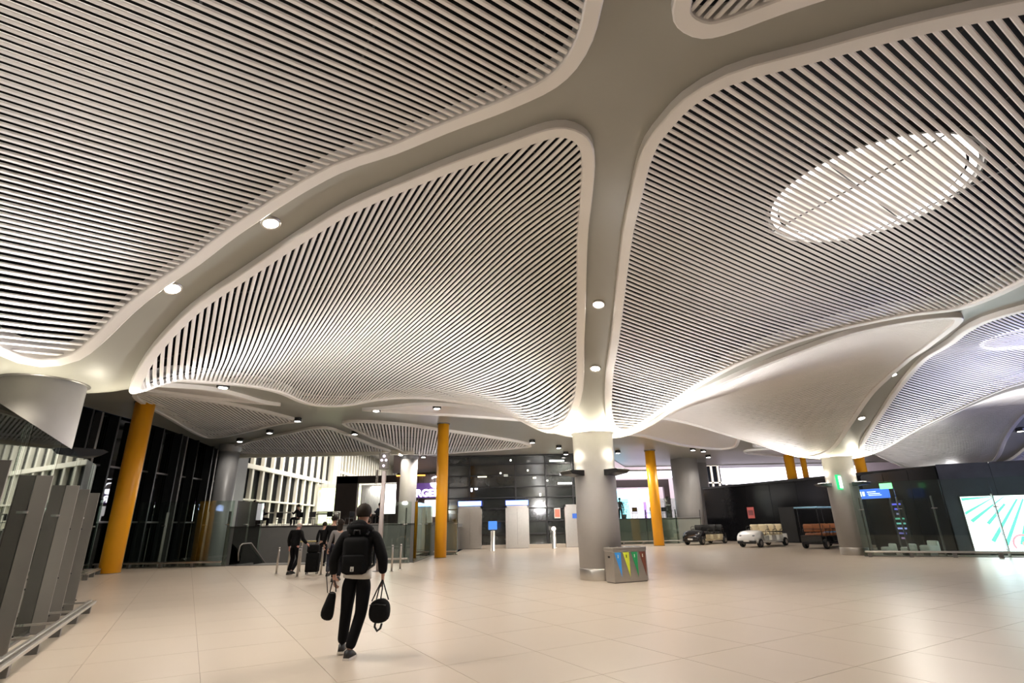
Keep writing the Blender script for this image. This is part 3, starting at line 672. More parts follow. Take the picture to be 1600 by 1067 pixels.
for (x, z, w_, h_, c) in ((-2.2, 4.55, .3, .05, (1, .85, .55)), (-.95, 4.75, .05, .05, (1, .95, .8)), (-.6, 4.6, .14, .05, (1, .95, .8)), (-.25, 5.6, .05, .05, (1, 1, .9)), (1.35, 4.4, .1, .05, (1, .9, .7)), (2.9, 5.5, .5, .05, (.9, 1, .85)),
                       (3.4, 4.0, .5, .06, (1, .95, .8)), (-2.9, 3.7, .05, .12, (.9, .9, 1)), (-2.6, 3.75, .1, .05, (.9, .9, 1)), (3.1, 4.6, .05, .05, (1, 1, 1)), (1.7, 3.3, .05, .09, (1, .95, .9)), (.9, 4.9, .05, .05, (1, .95, .8)), (2.2, 4.2, .06, .04, (.9, 1, .9))):
    b_ = B(); box(b_, -w_, w_, 0, .02, -h_, h_, .01); o = obj('facade_glint', b_, mat('glint_%d%d' % (int(c[1]*10), int(c[2]*10)), c, .5, emit=2.4, ecol=c, noise=0)); o.location = (x, 36.46, z)  # glowing plates stand in for glints on the glass
    gi = len([q for q in bpy.data.objects if q.name.startswith('facade_glint')])-1
    tag(o, 'small painted glint on the dark glass facade, '+('wide amber one above the left lift|small one left of the middle mullion|oblong one near the middle mullion|single one in the top row|amber one above the middle lift|long pale strip near the top right|long pale strip left of the grey column|upright one at the left end|short one at the left end|round one in the upper right panes|lowest upright one|round one high over the middle lift|flat one right of centre'.split('|')[gi]), 'lamp', 'painted glints on the dark facade')
struct('trim_4', box(B(), -4.5, 5.6, 36.3, 36.9, 5.9, 6.25), M_mul)
struct('baseboard_facade', box(B(), -3.35, 5.6, 36.2, 36.42, 0, .22, .01), mat('stone_plinth', (.55, .48, .40), .5))
# floor side wall strip next to the void
for i, (x, w_, lab, cz) in enumerate(((-2.97, .78, 'left steel lift door with a blue screen above it', 1), (.12, .76, 'middle steel lift door with a blue screen above it', 1), (4.0, .78, 'right steel lift door half hidden by the middle grey column', 0))):
    t = thing('lift', lab, 'lift', (x, 36.0, 0), 0, 'steel lifts in the dark facade')
    b_ = B()
    box(b_, -w_, -w_+.10, -.1, .3, 0, 2.62, .005); box(b_, w_-.10, w_, -.1, .3, 0, 2.62, .005); box(b_, -w_, w_, -.1, .3, 2.45, 2.62, .005); obj('door_frame', b_, M_steel, t)
    for s in (-1, 1):
        b_ = B(); box(b_, min(0, s*(w_-.1))+.004, max(0, s*(w_-.1))-.004, -.02, .03, .02, 2.45, .004); obj('door', b_, M_steel, t)
    b_ = B(); box(b_, -w_+.1, w_-.1, -.02, .3, 0, .02); obj('sill', b_, M_steeld, t)
    if cz:
        b_ = B(); box(b_, -w_, w_, -.14, .2, 2.62, 2.96, .01); obj('screen_case', b_, mat('screen_edge_blue', (.02, .04, .3), .4, emit=.25, ecol=(.05, .1, 1), noise=0), t)
        b_ = B(); box(b_, -w_+.04, w_-.04, -.155, -.141, 2.66, 2.92); obj('screen', b_, mat('lift_screen', (.3, .65, 1), .3, emit=2.2, ecol=(.42, .78, 1), noise=.4, nscale=3), t)
    else:
        b_ = B(); box(b_, -.28, .05, -.035, -.022, 1.75, 2.05); obj('notice', b_, mat('notice_blue', (.03, .10, .45), .4, emit=.15, ecol=(.1, .3, 1), noise=0), t)
t = thing('poster', 'red poster with white border on the dark glass facade', 'poster', (2.78, 36.44, 2.1))
b_ = B(); box(b_, -.20, .20, -.02, .0, -.32, .32); obj('border', b_, M_white, t)
b_ = B(); box(b_, -.17, .17, -.03, -.021, -.24, .26); obj('sheet', b_, mat('poster_red', (.75, .12, .08), .5, emit=.35, ecol=(1, .18, .12), noise=.1), t)
t = thing('info_stand', 'steel post with a square blue notice in front of the lifts', 'stand', (-1.36, 33.0, 0))
b_ = B(); lathe(b_, [(.17, 0), (.17, .02), (.13, .03), (.13, 1.1), (.11, 1.12)], 24); obj('post', b_, M_steel, t, True)
b_ = B(); box(b_, -.26, .26, -.03, .03, 1.18, 1.66, .03); obj('notice', b_, mat('notice_blue2', (.03, .12, .55), .4, emit=.35, ecol=(.1, .35, 1), noise=0), t)
b_ = B(); box(b_, -.04, .04, -.03, .03, 1.1, 1.2); obj('bracket', b_, M_steeld, t)
t = thing('info_stand', 'short steel post with a glowing round top in front of the red poster', 'stand', (2.38, 34.8, 0))
b_ = B(); lathe(b_, [(.16, 0), (.16, .02), (.13, .03), (.13, 1.05)], 24); obj('post', b_, M_steel, t, True)
b_ = B(); ellipsoid(b_, Vector((0, 0, 1.15)), .14, .1, .13); obj('lamp_head', b_, mat('stand_glow', (1, .9, .8), .5, emit=1.0, ecol=(1, .9, .8), noise=0), t, True)

# ------------------------------------------------------------------ glass barriers
def barrier(p0, p1, label, fins, h=2.85, side=1, fin_h=2.25, rail=True, pane=1.6, fw=.18, group='tall glass barriers', railz=.17, posts=False, paneh=0.03, bolt=True, rs=None):
    p0 = Vector(p0); p1 = Vector(p1); L = (p1-p0).length; a = math.atan2(p1.y-p0.y, p1.x-p0.x)
    t = thing('glass_barrier', label, 'barrier', (p0.x, p0.y, 0), a, group)
    n = max(1, round(L/pane))
    for i in range(n):
        b_ = B(); box(b_, L*i/n+.008, L*(i+1)/n-.008, -.009, .009, paneh, h); obj('pane', b_, M_glass, t)
    b_ = B(); box(b_, 0, L, -.03, .03, 0, .03); obj('base_channel', b_, M_steeld, t)
    for f in fins:
        b_ = B()
        if posts: box(b_, f-.035, f+.035, .012, .10, 0, fin_h, .004)
        else: box(b_, f-.016, f+.016, side*.012 if side > 0 else -.012-fw, .012+fw if side > 0 else -.012, 0.0, fin_h, .004)
        fo = obj('fin', b_, M_plate if not posts else M_steeld, t)
        if bolt and not posts:
            for z in (.25, .25+.55, 1.55):
                for yy in (.09, .20):
                    b_ = B(); lathe(b_, [(.012, 0), (.012, .008)], 10)
                    bo = obj('bolt', b_, M_black, fo); bo.location = (f-.017, side*yy, z); bo.rotation_euler = (0, -PI/2, 0)
        b_ = B(); box(b_, f-.09, f+.09, -.03, .03, h*.62, h*.62+.03); obj('clamp', b_, M_steel, t)
    if rail:
        r_ = (-side if rs is None else rs)*.42
        b_ = B(); box(b_, 0, L, r_-.03, r_+.03, railz, railz+.06, .012); box(b_, 0, L, r_-.10 if r_ < 0 else r_+.05, r_-.05 if r_ < 0 else r_+.10, railz-.01, railz+.04, .012); obj('kick_rail', b_, M_steel, t)
        k = 0.15
        while k < L:
            b_ = B(); box(b_, k-.06, k+.06, r_-.09, r_+.05, 0, railz, .006); obj('foot', b_, M_steeld, t)
            b_ = B(); box(b_, k-.02, k+.02, min(0, r_), max(0, r_), railz+.01, railz+.04); obj('bracket', b_, M_steel, t)
            k += 1.35
    return t
# near left
d_ = Vector((-5.68+8.45, 6.59-11.41)).normalized()
nrm = Vector((-d_.y, d_.x))      # to the right of the run is the walkway
c0 = Vector((-8.45, 11.41))
pA = c0-nrm*.42*1.0
pA = c0+Vector((-.36, -.20)); pB = pA+d_*8.6
barrier(pA, pB, 'near glass barrier at the left edge with broad steel fins and a low kick rail', (.15, 1.35, 2.40, 4.40, 6.4), side=1, h=2.82, rs=1)
barrier((-8.95, 11.22), (-11.9, 11.15), 'short return of the near left glass barrier running to the left', (2.6,), side=-1, rail=True)
barrier((-14.45, 18.3), (-16.35, 21.6), 'glass barrier leading to the foot of the leftmost yellow column', (.3, 1.4, 2.9), side=1, h=2.7)
barrier((-17.9, 24.35), (-12.5, 24.35), 'glass barrier in front of the black window wall', (.6, 2.4, 4.2, 5.2), side=1, h=2.7, group='tall glass barriers')
barrier((-12.45, 24.5), (-12.4, 27.0), 'glass barrier running away beside the far grey column at left', (1.0, 2.3), side=1, h=2.7, rail=False)
barrier((-5.75, 24.1), (-4.55, 24.1), 'short glass barrier with a dark post behind the slim sign pole', (.95,), side=1, h=2.5, posts=False)
barrier((-4.42, 24.2), (-4.42, 29.4), 'glass barrier running away right of the pale lit column', (1.5, 3.4, 5.2), side=1, h=2.5, rail=False, posts=True)
barrier((-4.3, 29.75), (-3.1, 29.75), 'glass barrier crossing behind the middle yellow column', (.3, 1.1), side=1, h=2.5)
barrier((3.2, 38.9), (11.4, 38.9), 'glass barrier behind the third yellow column', (2.0, 4.0, 6.0, 8.1), side=1, h=3.0, posts=True, rail=True)
barrier((14.05, 22.85), (26.5, 16.9), 'glass barrier with steel posts along the right side of the hall', (.25, 1.55, 2.7, 4.6, 7.2), side=1, h=2.85, fw=.2, rail=True)
# escalator balustrade past the opening
for i, x in enumerate((-12.0, -6.3)):
    t = thing('escalator_balustrade', ('slanting glass escalator balustrade at the left side of the opening', 'slanting glass escalator balustrade behind the walking man')[i], 'balustrade', (x, 24.5, 0))
    b_ = B(); vs = [b_.verts.new(p) for p in ((0, 0, -.3), (0, 0, .86), (0, .8, .86), (0, 7, -2.6), (0, 7, -3.9), (.02, 0, -.3), (.02, 0, .86), (.02, .8, .86), (.02, 7, -2.6), (.02, 7, -3.9))]
    for q in ((0, 1, 2, 3, 4), (9, 8, 7, 6, 5), (0, 5, 6, 1), (1, 6, 7, 2), (2, 7, 8, 3), (3, 8, 9, 4)): b_.faces.new([vs[k] for k in q])
    obj('glass_side', b_, M_glass, t)
    b_ = B(); tube(b_, [(.01, -.15, .2), (.01, -.25, .5), (.01, -.18, .80), (.01, 0, .88), (.01, .8, .88), (.01, 7, -2.57)], .028, 8); obj('handrail', b_, M_plate if i == 0 else M_black, t, True)
    b_ = B(); box(b_, -.03, .05, -.3, 1.2, -.3, .04); obj('skirt', b_, M_steeld, t)
t = thing('escalator', 'escalator steps going down beyond the opening where people queue', 'escalator', (-9.15, 24.5, 0))
for k in range(18):
    b_ = B(); y = .4+k*.4; box(b_, -2.6, 2.6, y, y+.42, -.25*max(0, k-2)-.2, -.25*max(0, k-2)-.01, .01); obj('step', b_, M_steeld, t)

# bollards with retractable belts near the opening
for i, (x, y, lab) in enumerate(((-8.3, 19.65, 'leftmost slim steel bollard left of the old man'), (-8.05, 20.0, 'slim steel bollard second from the left'), (-7.85, 20.5, 'slim steel bollard just left of the old man'),
        (-7.05, 18.3, 'slim steel bollard in front of the old man\'s legs'), (-6.5, 18.9, 'slim steel bollard beside the black suitcase'), (-4.35, 19.8, 'slim steel bollard right of the walking man'), (-4.22, 20.6, 'rear slim steel bollard right of the walking man'))):
    t = thing('bollard', lab, 'bollard', (x, y, 0), 0, 'slim steel bollards')
    b_ = B(); lathe(b_, [(.075, 0), (.075, .012), (.035, .02)], 20); obj('base_plate', b_, M_steel, t, True)
    b_ = B(); lathe(b_, [(.034, .012), (.034, .86), (.028, .87)], 20); obj('post', b_, M_steel, t, True)
    b_ = B(); lathe(b_, [(.036, .80), (.036, .83)], 20); obj('groove_ring', b_, M_steeld, t, True)
b_ = B(); box(b_, -.5, .5, -.02, .02, 0, .05, .01); t = obj('barrier_bar', b_, mat('brass_bar', (.5, .42, .2), .4, .6)); t.location = (-7.9, 20.7, .99)
tag(t, 'short brass coloured bar behind the three bollards at left', 'bar')
b_ = B(); tube(b_, [(0, 0, -.99), (0, 0, 0)], .02, 8); obj('bar_post', b_, M_steel, t)
# slim sign pole
t = thing('sign_pole', 'slim steel pole with a dial box on top behind the walking man', 'pole', (-4.86, 20.0, 0))
b_ = B(); lathe(b_, [(.2, 0), (.2, .015), (.08, .03)], 24); obj('base_plate', b_, M_steeld, t, True)
b_ = B(); box(b_, -.075, .075, -.05, .05, .02, 3.45, .015); obj('pole', b_, mat('pole_grey', (.42, .36, .33), .35, .5), t)
b_ = B(); box(b_, -.20, .16, -.07, .07, 3.5, 4.12, .02); obj('head_box', b_, M_plate, t)
for (x, z, r) in ((-.02, 3.98, .055), (-.10, 3.83, .05), (.06, 3.83, .05), (-.02, 3.63, .05)):
    b_ = B(); lathe(b_, [(r, 0), (r, .02)], 16); o = obj('dial', b_, mat('dial_glow', (.8, .75, .9), .3, emit=.6, ecol=(.8, .7, .9), noise=.3, nscale=30), t); o.location = (x, -.07, z); o.rotation_euler = (PI/2, 0, 0)
b_ = B(); box(b_, -.30, -.22, -.05, .05, 3.0, 3.5, .02); obj('side_panel', b_, M_plate, t)

# ------------------------------------------------------------------ steel recycling bin
bx0 = Vector((2.52, 14.69)); bx1 = Vector((3.49, 15.14)); dv = (bx1-bx0); L = dv.length; ang = math.atan2(dv.y, dv.x)
t = thing('recycling_bin', 'brushed steel recycling bin with blue, yellow, green and brown triangles beside the column', 'bin', (bx0.x, bx0.y, 0), ang)
D_ = .40
b_ = B(); box(b_, 0, L, 0, D_, 0.02, .76, .012); obj('body', b_, M_steel, t)
b_ = B(); box(b_, -.012, L+.012, -.012, D_+.012, .76, .86, .02); obj('lid', b_, M_steel, t)
b_ = B(); box(b_, .02, L-.02, .02, D_-.02, 0, .03); obj('plinth', b_, M_steeld, t)
for k, (nm, c) in enumerate((('blue', (.05, .30, .75)), ('yellow_green', (.62, .70, .05)), ('green', (.02, .30, .10)), ('brown', (.16, .05, .03)))):
    cx = L*(.14+.245*k); wv = .105
    b_ = B(); v = [b_.verts.new(p) for p in ((cx-wv, -.002, .735), (cx+wv*.9, -.002, .735), (cx+wv*.55+.03, -.002, .13), (cx-wv, -.006, .735), (cx+wv*.9, -.006, .735), (cx+wv*.55+.03, -.006, .13))]
    for q in ((0, 2, 1), (3, 4, 5), (0, 1, 4, 3), (1, 2, 5, 4), (2, 0, 3, 5)): b_.faces.new([v[i] for i in q])
    o = obj('triangle', b_, mat('decal_'+nm, c, .35, noise=.04), t, label=nm.replace('_', ' ')+' inverted triangle decal')
    b_ = B(); box(b_, cx-.012, cx+.012, -.009, -.006, .60, .68, .002); obj('icon', b_, mat('icon_white', (.8, .85, .7), .4) if k != 1 else M_black, o)
    b_ = B(); box(b_, cx-.07, cx+.07, .12, .26, .858, .866); obj('opening', b_, M_black, t)
b_ = B(); box(b_, -.004, .002, .14, .24, .60, .65, .003); obj('handle_slot', b_, M_black, t)
b_ = B(); box(b_, L-.002, L+.004, .14, .24, .60, .65, .003); obj('handle_slot', b_, M_black, t)

# exit sign on the right column
t = thing('exit_sign', 'green framed glowing exit sign on the left of the right grey column', 'sign', (13.98, 23.35, 2.62), math.radians(-52))
b_ = B(); box(b_, -.05, .05, -.22, .22, 0, .62, .015); obj('case', b_, mat('sign_green', (.01, .30, .10), .4, emit=.5, ecol=(.03, .8, .25), noise=0), t)
for s in (-1, 1):
    b_ = B(); box(b_, min(s*.051, s*.058), max(s*.051, s*.058), -.15, .15, .06, .56); obj('lit_panel', b_, mat('sign_lit', (.8, 1, .85), .4, emit=1.7, ecol=(.75, 1, .82), noise=0), t)
b_ = B(); box(b_, -.03, .03, .22, .50, .28, .34); obj('bracket', b_, M_steeld, t)

# ------------------------------------------------------------------ black wall at right, lit screen, reflections behind the barrier
def prism(bm, pts, z0, z1):
    lo = [bm.verts.new((x, y, z0)) for x, y in pts]; hi = [bm.verts.new((x, y, z1)) for x, y in pts]; n = len(pts)
    A = sum(pts[i-1][0]*pts[i][1]-pts[i][0]*pts[i-1][1] for i in range(n))
    if A < 0: lo.reverse(); hi.reverse()
    bm.faces.new(lo[::-1]); bm.faces.new(hi)
    for i in range(n): bm.faces.new((lo[i], lo[(i+1) % n], hi[(i+1) % n], hi[i]))
    return bm
# near block behind the right barrier
wr = struct('wall_right', prism(B(), [(17.5, 22.35), (27.0, 18.05), (30, 24), (24, 29), (17.3, 27.0)], 0, 3.46), M_blkg)
d1 = Vector((17.5-17.3, 22.35-27.0)); L1 = d1.length; a1 = math.atan2(d1.y, d1.x)
for k in range(3):
    b_ = B(); box(b_, L1*k/3+.01, L1*(k+1)/3-.01, -.05, 0, .12, 3.40, .006); o = obj('panel', b_, M_blkg, wr); o.location = (17.3, 27, 0); o.rotation_euler = (0, 0, a1)
# far wall behind the golf carts
WA = (15.1, 43.5); WB = (21.8, 27.7)
df = Vector((WB[0]-WA[0], WB[1]-WA[1])); LF = df.length; af = math.atan2(df.y, df.x)
wf = struct('wall_carts', prism(B(), [WA, WB, (22.6, 28.0), (16, 43.8)], 0, 3.9), M_blkg)
for k in range(8):
    b_ = B(); box(b_, LF*k/8+.01, LF*(k+1)/8-.01, -.05, 0, .12, 3.75, .006); o = obj('panel', b_, M_blkg, wf); o.location = (*WA, 0); o.rotation_euler = (0, 0, af)
b_ = B(); box(b_, 0, LF, -.10, 0.2, 3.80, 3.95, .01); o = obj('coping', b_, M_black, wf); o.location = (*WA, 0); o.rotation_euler = (0, 0, af)
b_ = B(); box(b_, 6.9, 8.1, -.07, 0, .02, 2.2, .01); o = obj('door_leaf', b_, mat('door_black', (.006, .006, .006), .5), wf); o.location = (*WA, 0); o.rotation_euler = (0, 0, af)
d2 = Vector((27-17.5, 18.05-22.35)); L2 = d2.length; a2 = math.atan2(d2.y, d2.x)
M_face2 = mat('dark_grey_gloss', (.055, .055, .075), .22, noise=.2)
for k in range(6):
    b_ = B(); box(b_, L2*k/6+.006, L2*(k+1)/6-.006, -.04, 0, .08, 3.5, .006); o = obj('panel', b_, M_face2, wr); o.location = (17.5, 22.35, 0); o.rotation_euler = (0, 0, a2)
t = thing('light_wall_screen', 'large bright white screen with green rays and a red ring at the right edge', 'screen', (17.5, 22.35, 0), a2)
s0, s1, z0, z1 = .46, 5.4, .06, 2.22
b_ = B(); box(b_, s0, s1, -.12, -.041, z0, z1, .005); obj('case', b_, M_steeld, t)
M_scr = mat('screen_white', (.95, .97, 1), .4, emit=1.5, ecol=(.93, .96, 1.0), noise=0)
M_scg = mat('screen_green', (.1, .7, .4), .4, emit=.75, ecol=(.16, .85, .52), noise=0)
M_scr2 = mat('screen_red', (.9, .15, .2), .4, emit=1.0, ecol=(1, .25, .32), noise=0)
b_ = B(); box(b_, s0+.03, s1-.03, -.135, -.121, z0+.03, z1-.03); obj('lit_panel', b_, M_scr, t)
cxr, czr = 3.0, 3.1
b_ = B()
for ang_, r0_, r1_ in ((-158, 1.35, 2.7), (-150, 1.6, 3.1), (-142, 1.4, 3.0), (-134, 1.7, 2.7), (-126, 1.3, 3.2), (-119, 1.2, 3.1), (-111, 1.5, 2.9), (-103, 1.1, 2.9), (-60, 1.2, 2.7), (-50, 1.4, 2.9), (-40, 1.3, 2.5)):
    a = math.radians(ang_); w_ = .030
    q = [(cxr+r*math.cos(a+s*w_*.7), czr+r*math.sin(a+s*w_*.7)) for r, s in ((r0_, -1), (r1_, -1), (r1_, 1), (r0_, 1))]
    if min(p[1] for p in q) < z0+.04: q = [(x, max(z, z0+.05)) for x, z in q]
    q = [(min(max(x, s0+.04), s1-.04), min(z, z1-.04)) for x, z in q]
    b_.faces.new([b_.verts.new((x, -.138, z)) for x, z in q])
obj('green_rays', b_, M_scg, t, label='pale green rays printed on the screen')
b_ = B(); tube(b_, [(2.02+.30*math.cos(a), -.14, .44+.30*math.sin(a)) for a in np.linspace(-.62, PI+.62, 26)], .036, 6); obj('red_ring', b_, M_scr2, t, label='red ring at the bottom of the screen')
b_ = B(); tube(b_, [(2.0, -.14, .34), (2.0, -.14, .46), (2.08, -.14, .52)], .016, 5); obj('red_hook', b_, M_scr2, t)
M_scgrey = mat('screen_grey', (.6, .62, .66), .4, emit=.5, ecol=(.7, .72, .78), noise=0)
for k in range(16):
    b_ = B(); x = .72+k*.135
    if 1.6 < x < 2.4: continue
    tube(b_, [(x+.035*math.cos(2*PI*i/10), -.138, .13+.035*math.sin(2*PI*i/10)) for i in range(10)], .008, 4, True); obj('small_mark', b_, M_scgrey, t)
lamp('right_ceiling_fill', 'AREA', (21.5, 23.2, 3.65), 150, NEUT, (19.0, 18.5, 7.5), sx=5, sy=.8)  # unseen lamp added above the black block to brighten the ceiling
lamp('screen_glow', 'AREA', (19.9, 20.6, 1.2), 60, (.72, .80, 1), (17.5, 16.0, .6), sx=4, sy=2)
# info board etc. seen through the glass
t = thing('information_board', 'blue lit information board with white icons behind the right glass barrier', 'sign', (16.3, 24.9, 0), a1+.35)
b_ = B(); box(b_, -.85, .75, -.05, .05, 2.28, 2.70, .01); obj('board', b_, mat('board_blue', (.03, .08, .45), .4, emit=.6, ecol=(.08, .22, .9), noise=0), t)
for (x, z, w_, h_) in ((-.55, 2.5, .07, .13), (-.38, 2.5, .05, .12), (-.68, 2.46, .04, .09), (.0, 2.57, .20, .02), (.1, 2.49, .28, .018), (.14, 2.42, .30, .014)):
    b_ = B(); box(b_, x-w_, x+w_, -.062, -.051, z-h_*.8, z+h_*.8, .004); obj('icon', b_, mat('board_white', (.8, .88, 1), .4, emit=1.1, ecol=(.8, .9, 1), noise=0), t)
b_ = B(); box(b_, .45, .95, -.09, .02, 2.66, 2.90, .01); obj('green_sign', b_, mat('green_lit', (.2, .9, .3), .4, emit=1.2, ecol=(.25, 1, .35), noise=0), t, label='green lit exit panel on top of the board')
for s in (-.8, .7):
    b_ = B(); box(b_, s-.02, s+.02, .0, .04, 0, 2.4); obj('post', b_, M_steeld, t)
for i, (dx, dy) in enumerate(((0, 0), (-.55, .75))):
    pass
t = thing('departure_display', 'tall dark display with rows of blue and green text behind the right glass barrier', 'screen', (16.85, 24.1, 0), a1)
b_ = B(); box(b_, -.5, .32, -.09, 0, .3, 2.15, .01); obj('case', b_, M_black, t)
b_ = B(); box(b_, -.3, .12, -.2, .1, 0, .3, .01); obj('base', b_, M_black, t)
for k, (c, wv) in enumerate((((.15, .15, .9), .28), ((.12, .12, .9), .14), ((.2, .2, .35), .1), ((.1, .35, .25), .3), ((.15, .45, .4), .3), ((.3, .35, .8), .3), ((.12, .10, .35), .22), ((.25, .15, .3), .15))):
    b_ = B(); box(b_, -.1-wv, -.1+wv, -.10, -.091, 2.0-k*.2-.035, 2.0-k*.2+.035, .003); obj('text_row', b_, mat('row_%d' % k, c, .4, emit=.5, ecol=c, noise=0), t)
for i, (x, y, s) in enumerate(((15.45, 23.4, .40), (15.95, 22.95, .40), (16.55, 22.6, .55))):
    t = thing('lounge_seat', ('small white rounded seat behind the right glass barrier, leftmost', 'small white rounded seat behind the right glass barrier, second from left', 'larger white rounded seat behind the right glass barrier')[i], 'seat', (x, y, 0), a1, 'white seats behind the glass')
    m_ = mat('seat_white', (.8, .82, .8), .4)
    b_ = B(); box(b_, -.24*s*2, .24*s*2, -.22, .22, .12, .12+.30*s*1.6, .06); obj('seat', b_, m_, t)
    b_ = B(); box(b_, -.24*s*2, .24*s*2, .14, .26, .12, .12+.72*s*1.1, .05); obj('backrest', b_, m_, t)
    b_ = B(); box(b_, -.18, .18, -.15, .15, 0, .12); obj('base', b_, M_steeld, t)
t = thing('poster', 'small red poster on the black wall behind the golf carts', 'poster', (*WA, 0), af)
b_ = B(); box(b_, 4.2, 4.8, -.075, -.055, 1.55, 2.3); obj('sheet', b_, mat('poster_dull_red', (.42, .10, .09), .5, emit=.06, ecol=(1, .2, .15)), t)
b_ = B(); box(b_, 4.27, 4.73, -.085, -.076, 1.75, 2.1); obj('print', b_, mat('poster_dark', (.22, .07, .07), .5), t)

# slab columns and far right background
for (x, y, r, top, lab) in ((13.05, 41.2, .98, 5.95, 'broad grey column left of the black wall, cut by glass'), (15.3, 44.5, .62, 5.95, 'narrower grey column rising behind the black wall')):
    t = thing('concrete_column', lab, 'column', (x, y, 0))
    b_ = B(); lathe(b_, [(r, 0), (r, top)], 40); obj('shaft', b_, M_col, t, True)
    b_ = B(); lathe(b_, [(r+.01, 0), (r+.01, .3)], 40); obj('steel_base', b_, M_steel, t, True)
M_pink = mat('pinkish_lit_wall', (.70, .60, .64), .6)
struct('wall_far', box(B(), 4, 62, 58, 58.3, 0, 11), M_pink)
M_band = mat('light_band', (1, .97, 1), .5, emit=1.5, ecol=(.90, .84, 1), noise=0)
t = thing('light_cove', 'long white luminous cove above the far shops right of the middle column', 'light', (5.6, 46.4, 0))
b_ = B(); box(b_, 0, 8.6, 0, .3, 5.0, 5.55, .02); obj('diffuser', b_, M_band, t); b_ = B(); box(b_, -.1, 8.7, -.1, .4, 5.55, 5.7, .02); obj('housing', b_, M_white, t)
t = thing('light_cove', 'luminous white sloping band above the black wall at right', 'light', (20.0, 52, 0))
b_ = B(); box(b_, 0, 14, 0, .3, 4.7, 6.2, .02); obj('diffuser', b_, M_band, t); b_ = B(); box(b_, 0, 14, -.1, .4, 6.2, 7.0, .02); obj('housing', b_, mat('band_grey', (.25, .24, .27), .5), t)
wn = struct('window_3', box(B(), 19.6, 27.5, 57.5, 57.6, 3.8, 9.0), M_night)
for i in range(12):
    b_ = B(); x = 19.6+i*.7; box(b_, x-.09, x+.09, 57.3, 57.5, 3.8, 9.0); obj('mullion', b_, M_wlit, wn)
for z in (5.2, 7.0):
    b_ = B(); box(b_, 19.6, 27.5, 57.3, 57.45, z-.07, z+.07); obj('transom', b_, M_wlit, wn)
lamp('hall_lamp', 'AREA', (22, 50, 10.5), 1900, (1, .93, .96), None, sx=22, sy=10)
lamp('blue_cove', 'AREA', (33, 20, 3.9), 800, (.45, .5, 1.0), (28, 18, 6), sx=4, sy=3)
# far shops on the deck, right
t = thing('shop_front', 'dark framed cafe with an orange neon ring right behind the middle grey column', 'shop', (5.4, 48.5, 1.62))
for (x0, x1, za, zb) in ((-.5, 8.4, 2.75, 3.4), (2.75, 3.15, 0, 2.8), (7.9, 8.4, 0, 2.8), (-.5, 0, 0, 2.8)):
    b_ = B(); box(b_, x0, x1, 0, .4, za, zb, .01); obj('frame', b_, M_brown, t)
b_ = B(); box(b_, 0, 8, 2.4, 2.5, 0, 2.75); obj('back_wall', b_, mat('pink_glow', (.9, .7, .82), .5, emit=.75, ecol=(.95, .75, .88), noise=.25, nscale=1.2), t)
b_ = B(); box(b_, .9, 2.6, 1.6, 1.8, 0, 1.3, .02); obj('kiosk_wall', b_, M_brown, t)
b_ = B(); tube(b_, [(-.4, -.1, 2.5), (2.3, -.1, 2.5), (2.45, -.1, 2.4), (2.3, -.1, 2.3), (-.4, -.1, 2.3)], .05, 6); obj('neon_ring', b_, mat('neon_orange', (1, .7, .2), .5, emit=3.5, ecol=(1, .66, .22), noise=0), t)
b_ = B(); tube(b_, [(.75, -.1, 2.3), (.95, -.1, .4)], .05, 6); obj('neon_ring', b_, MATS['neon_orange'], t)
for (x, z, w_, h_, c) in ((4.0, 1.95, .75, .55, (.25, .75, 1)), (4.35, .75, .5, .62, (.3, .8, 1)), (5.8, 2.2, .08, .5, (.25, .4, 1)), (2.5, 2.05, .16, .3, (.1, .8, .3)), (6.9, .8, .45, .7, (.6, .7, 1)), (3.45, 1.25, .3, .12, (1, .35, .2)), (6.2, .6, .12, .9, (.3, .15, .5))):
    b_ = B(); box(b_, x-w_, x+w_, .5, .6, z-h_, z+h_, .02); obj('screen', b_, mat('scr_%d_%d' % (int(c[0]*10), int(c[2]*10)+int(c[1]*100)), c, .4, emit=1.3, ecol=c, noise=.3, nscale=2), t)
lamp('shop_light', 'AREA', (9.4, 47.6, 4.2), 90, (1, .8, .9), None, sx=7, sy=1.4)

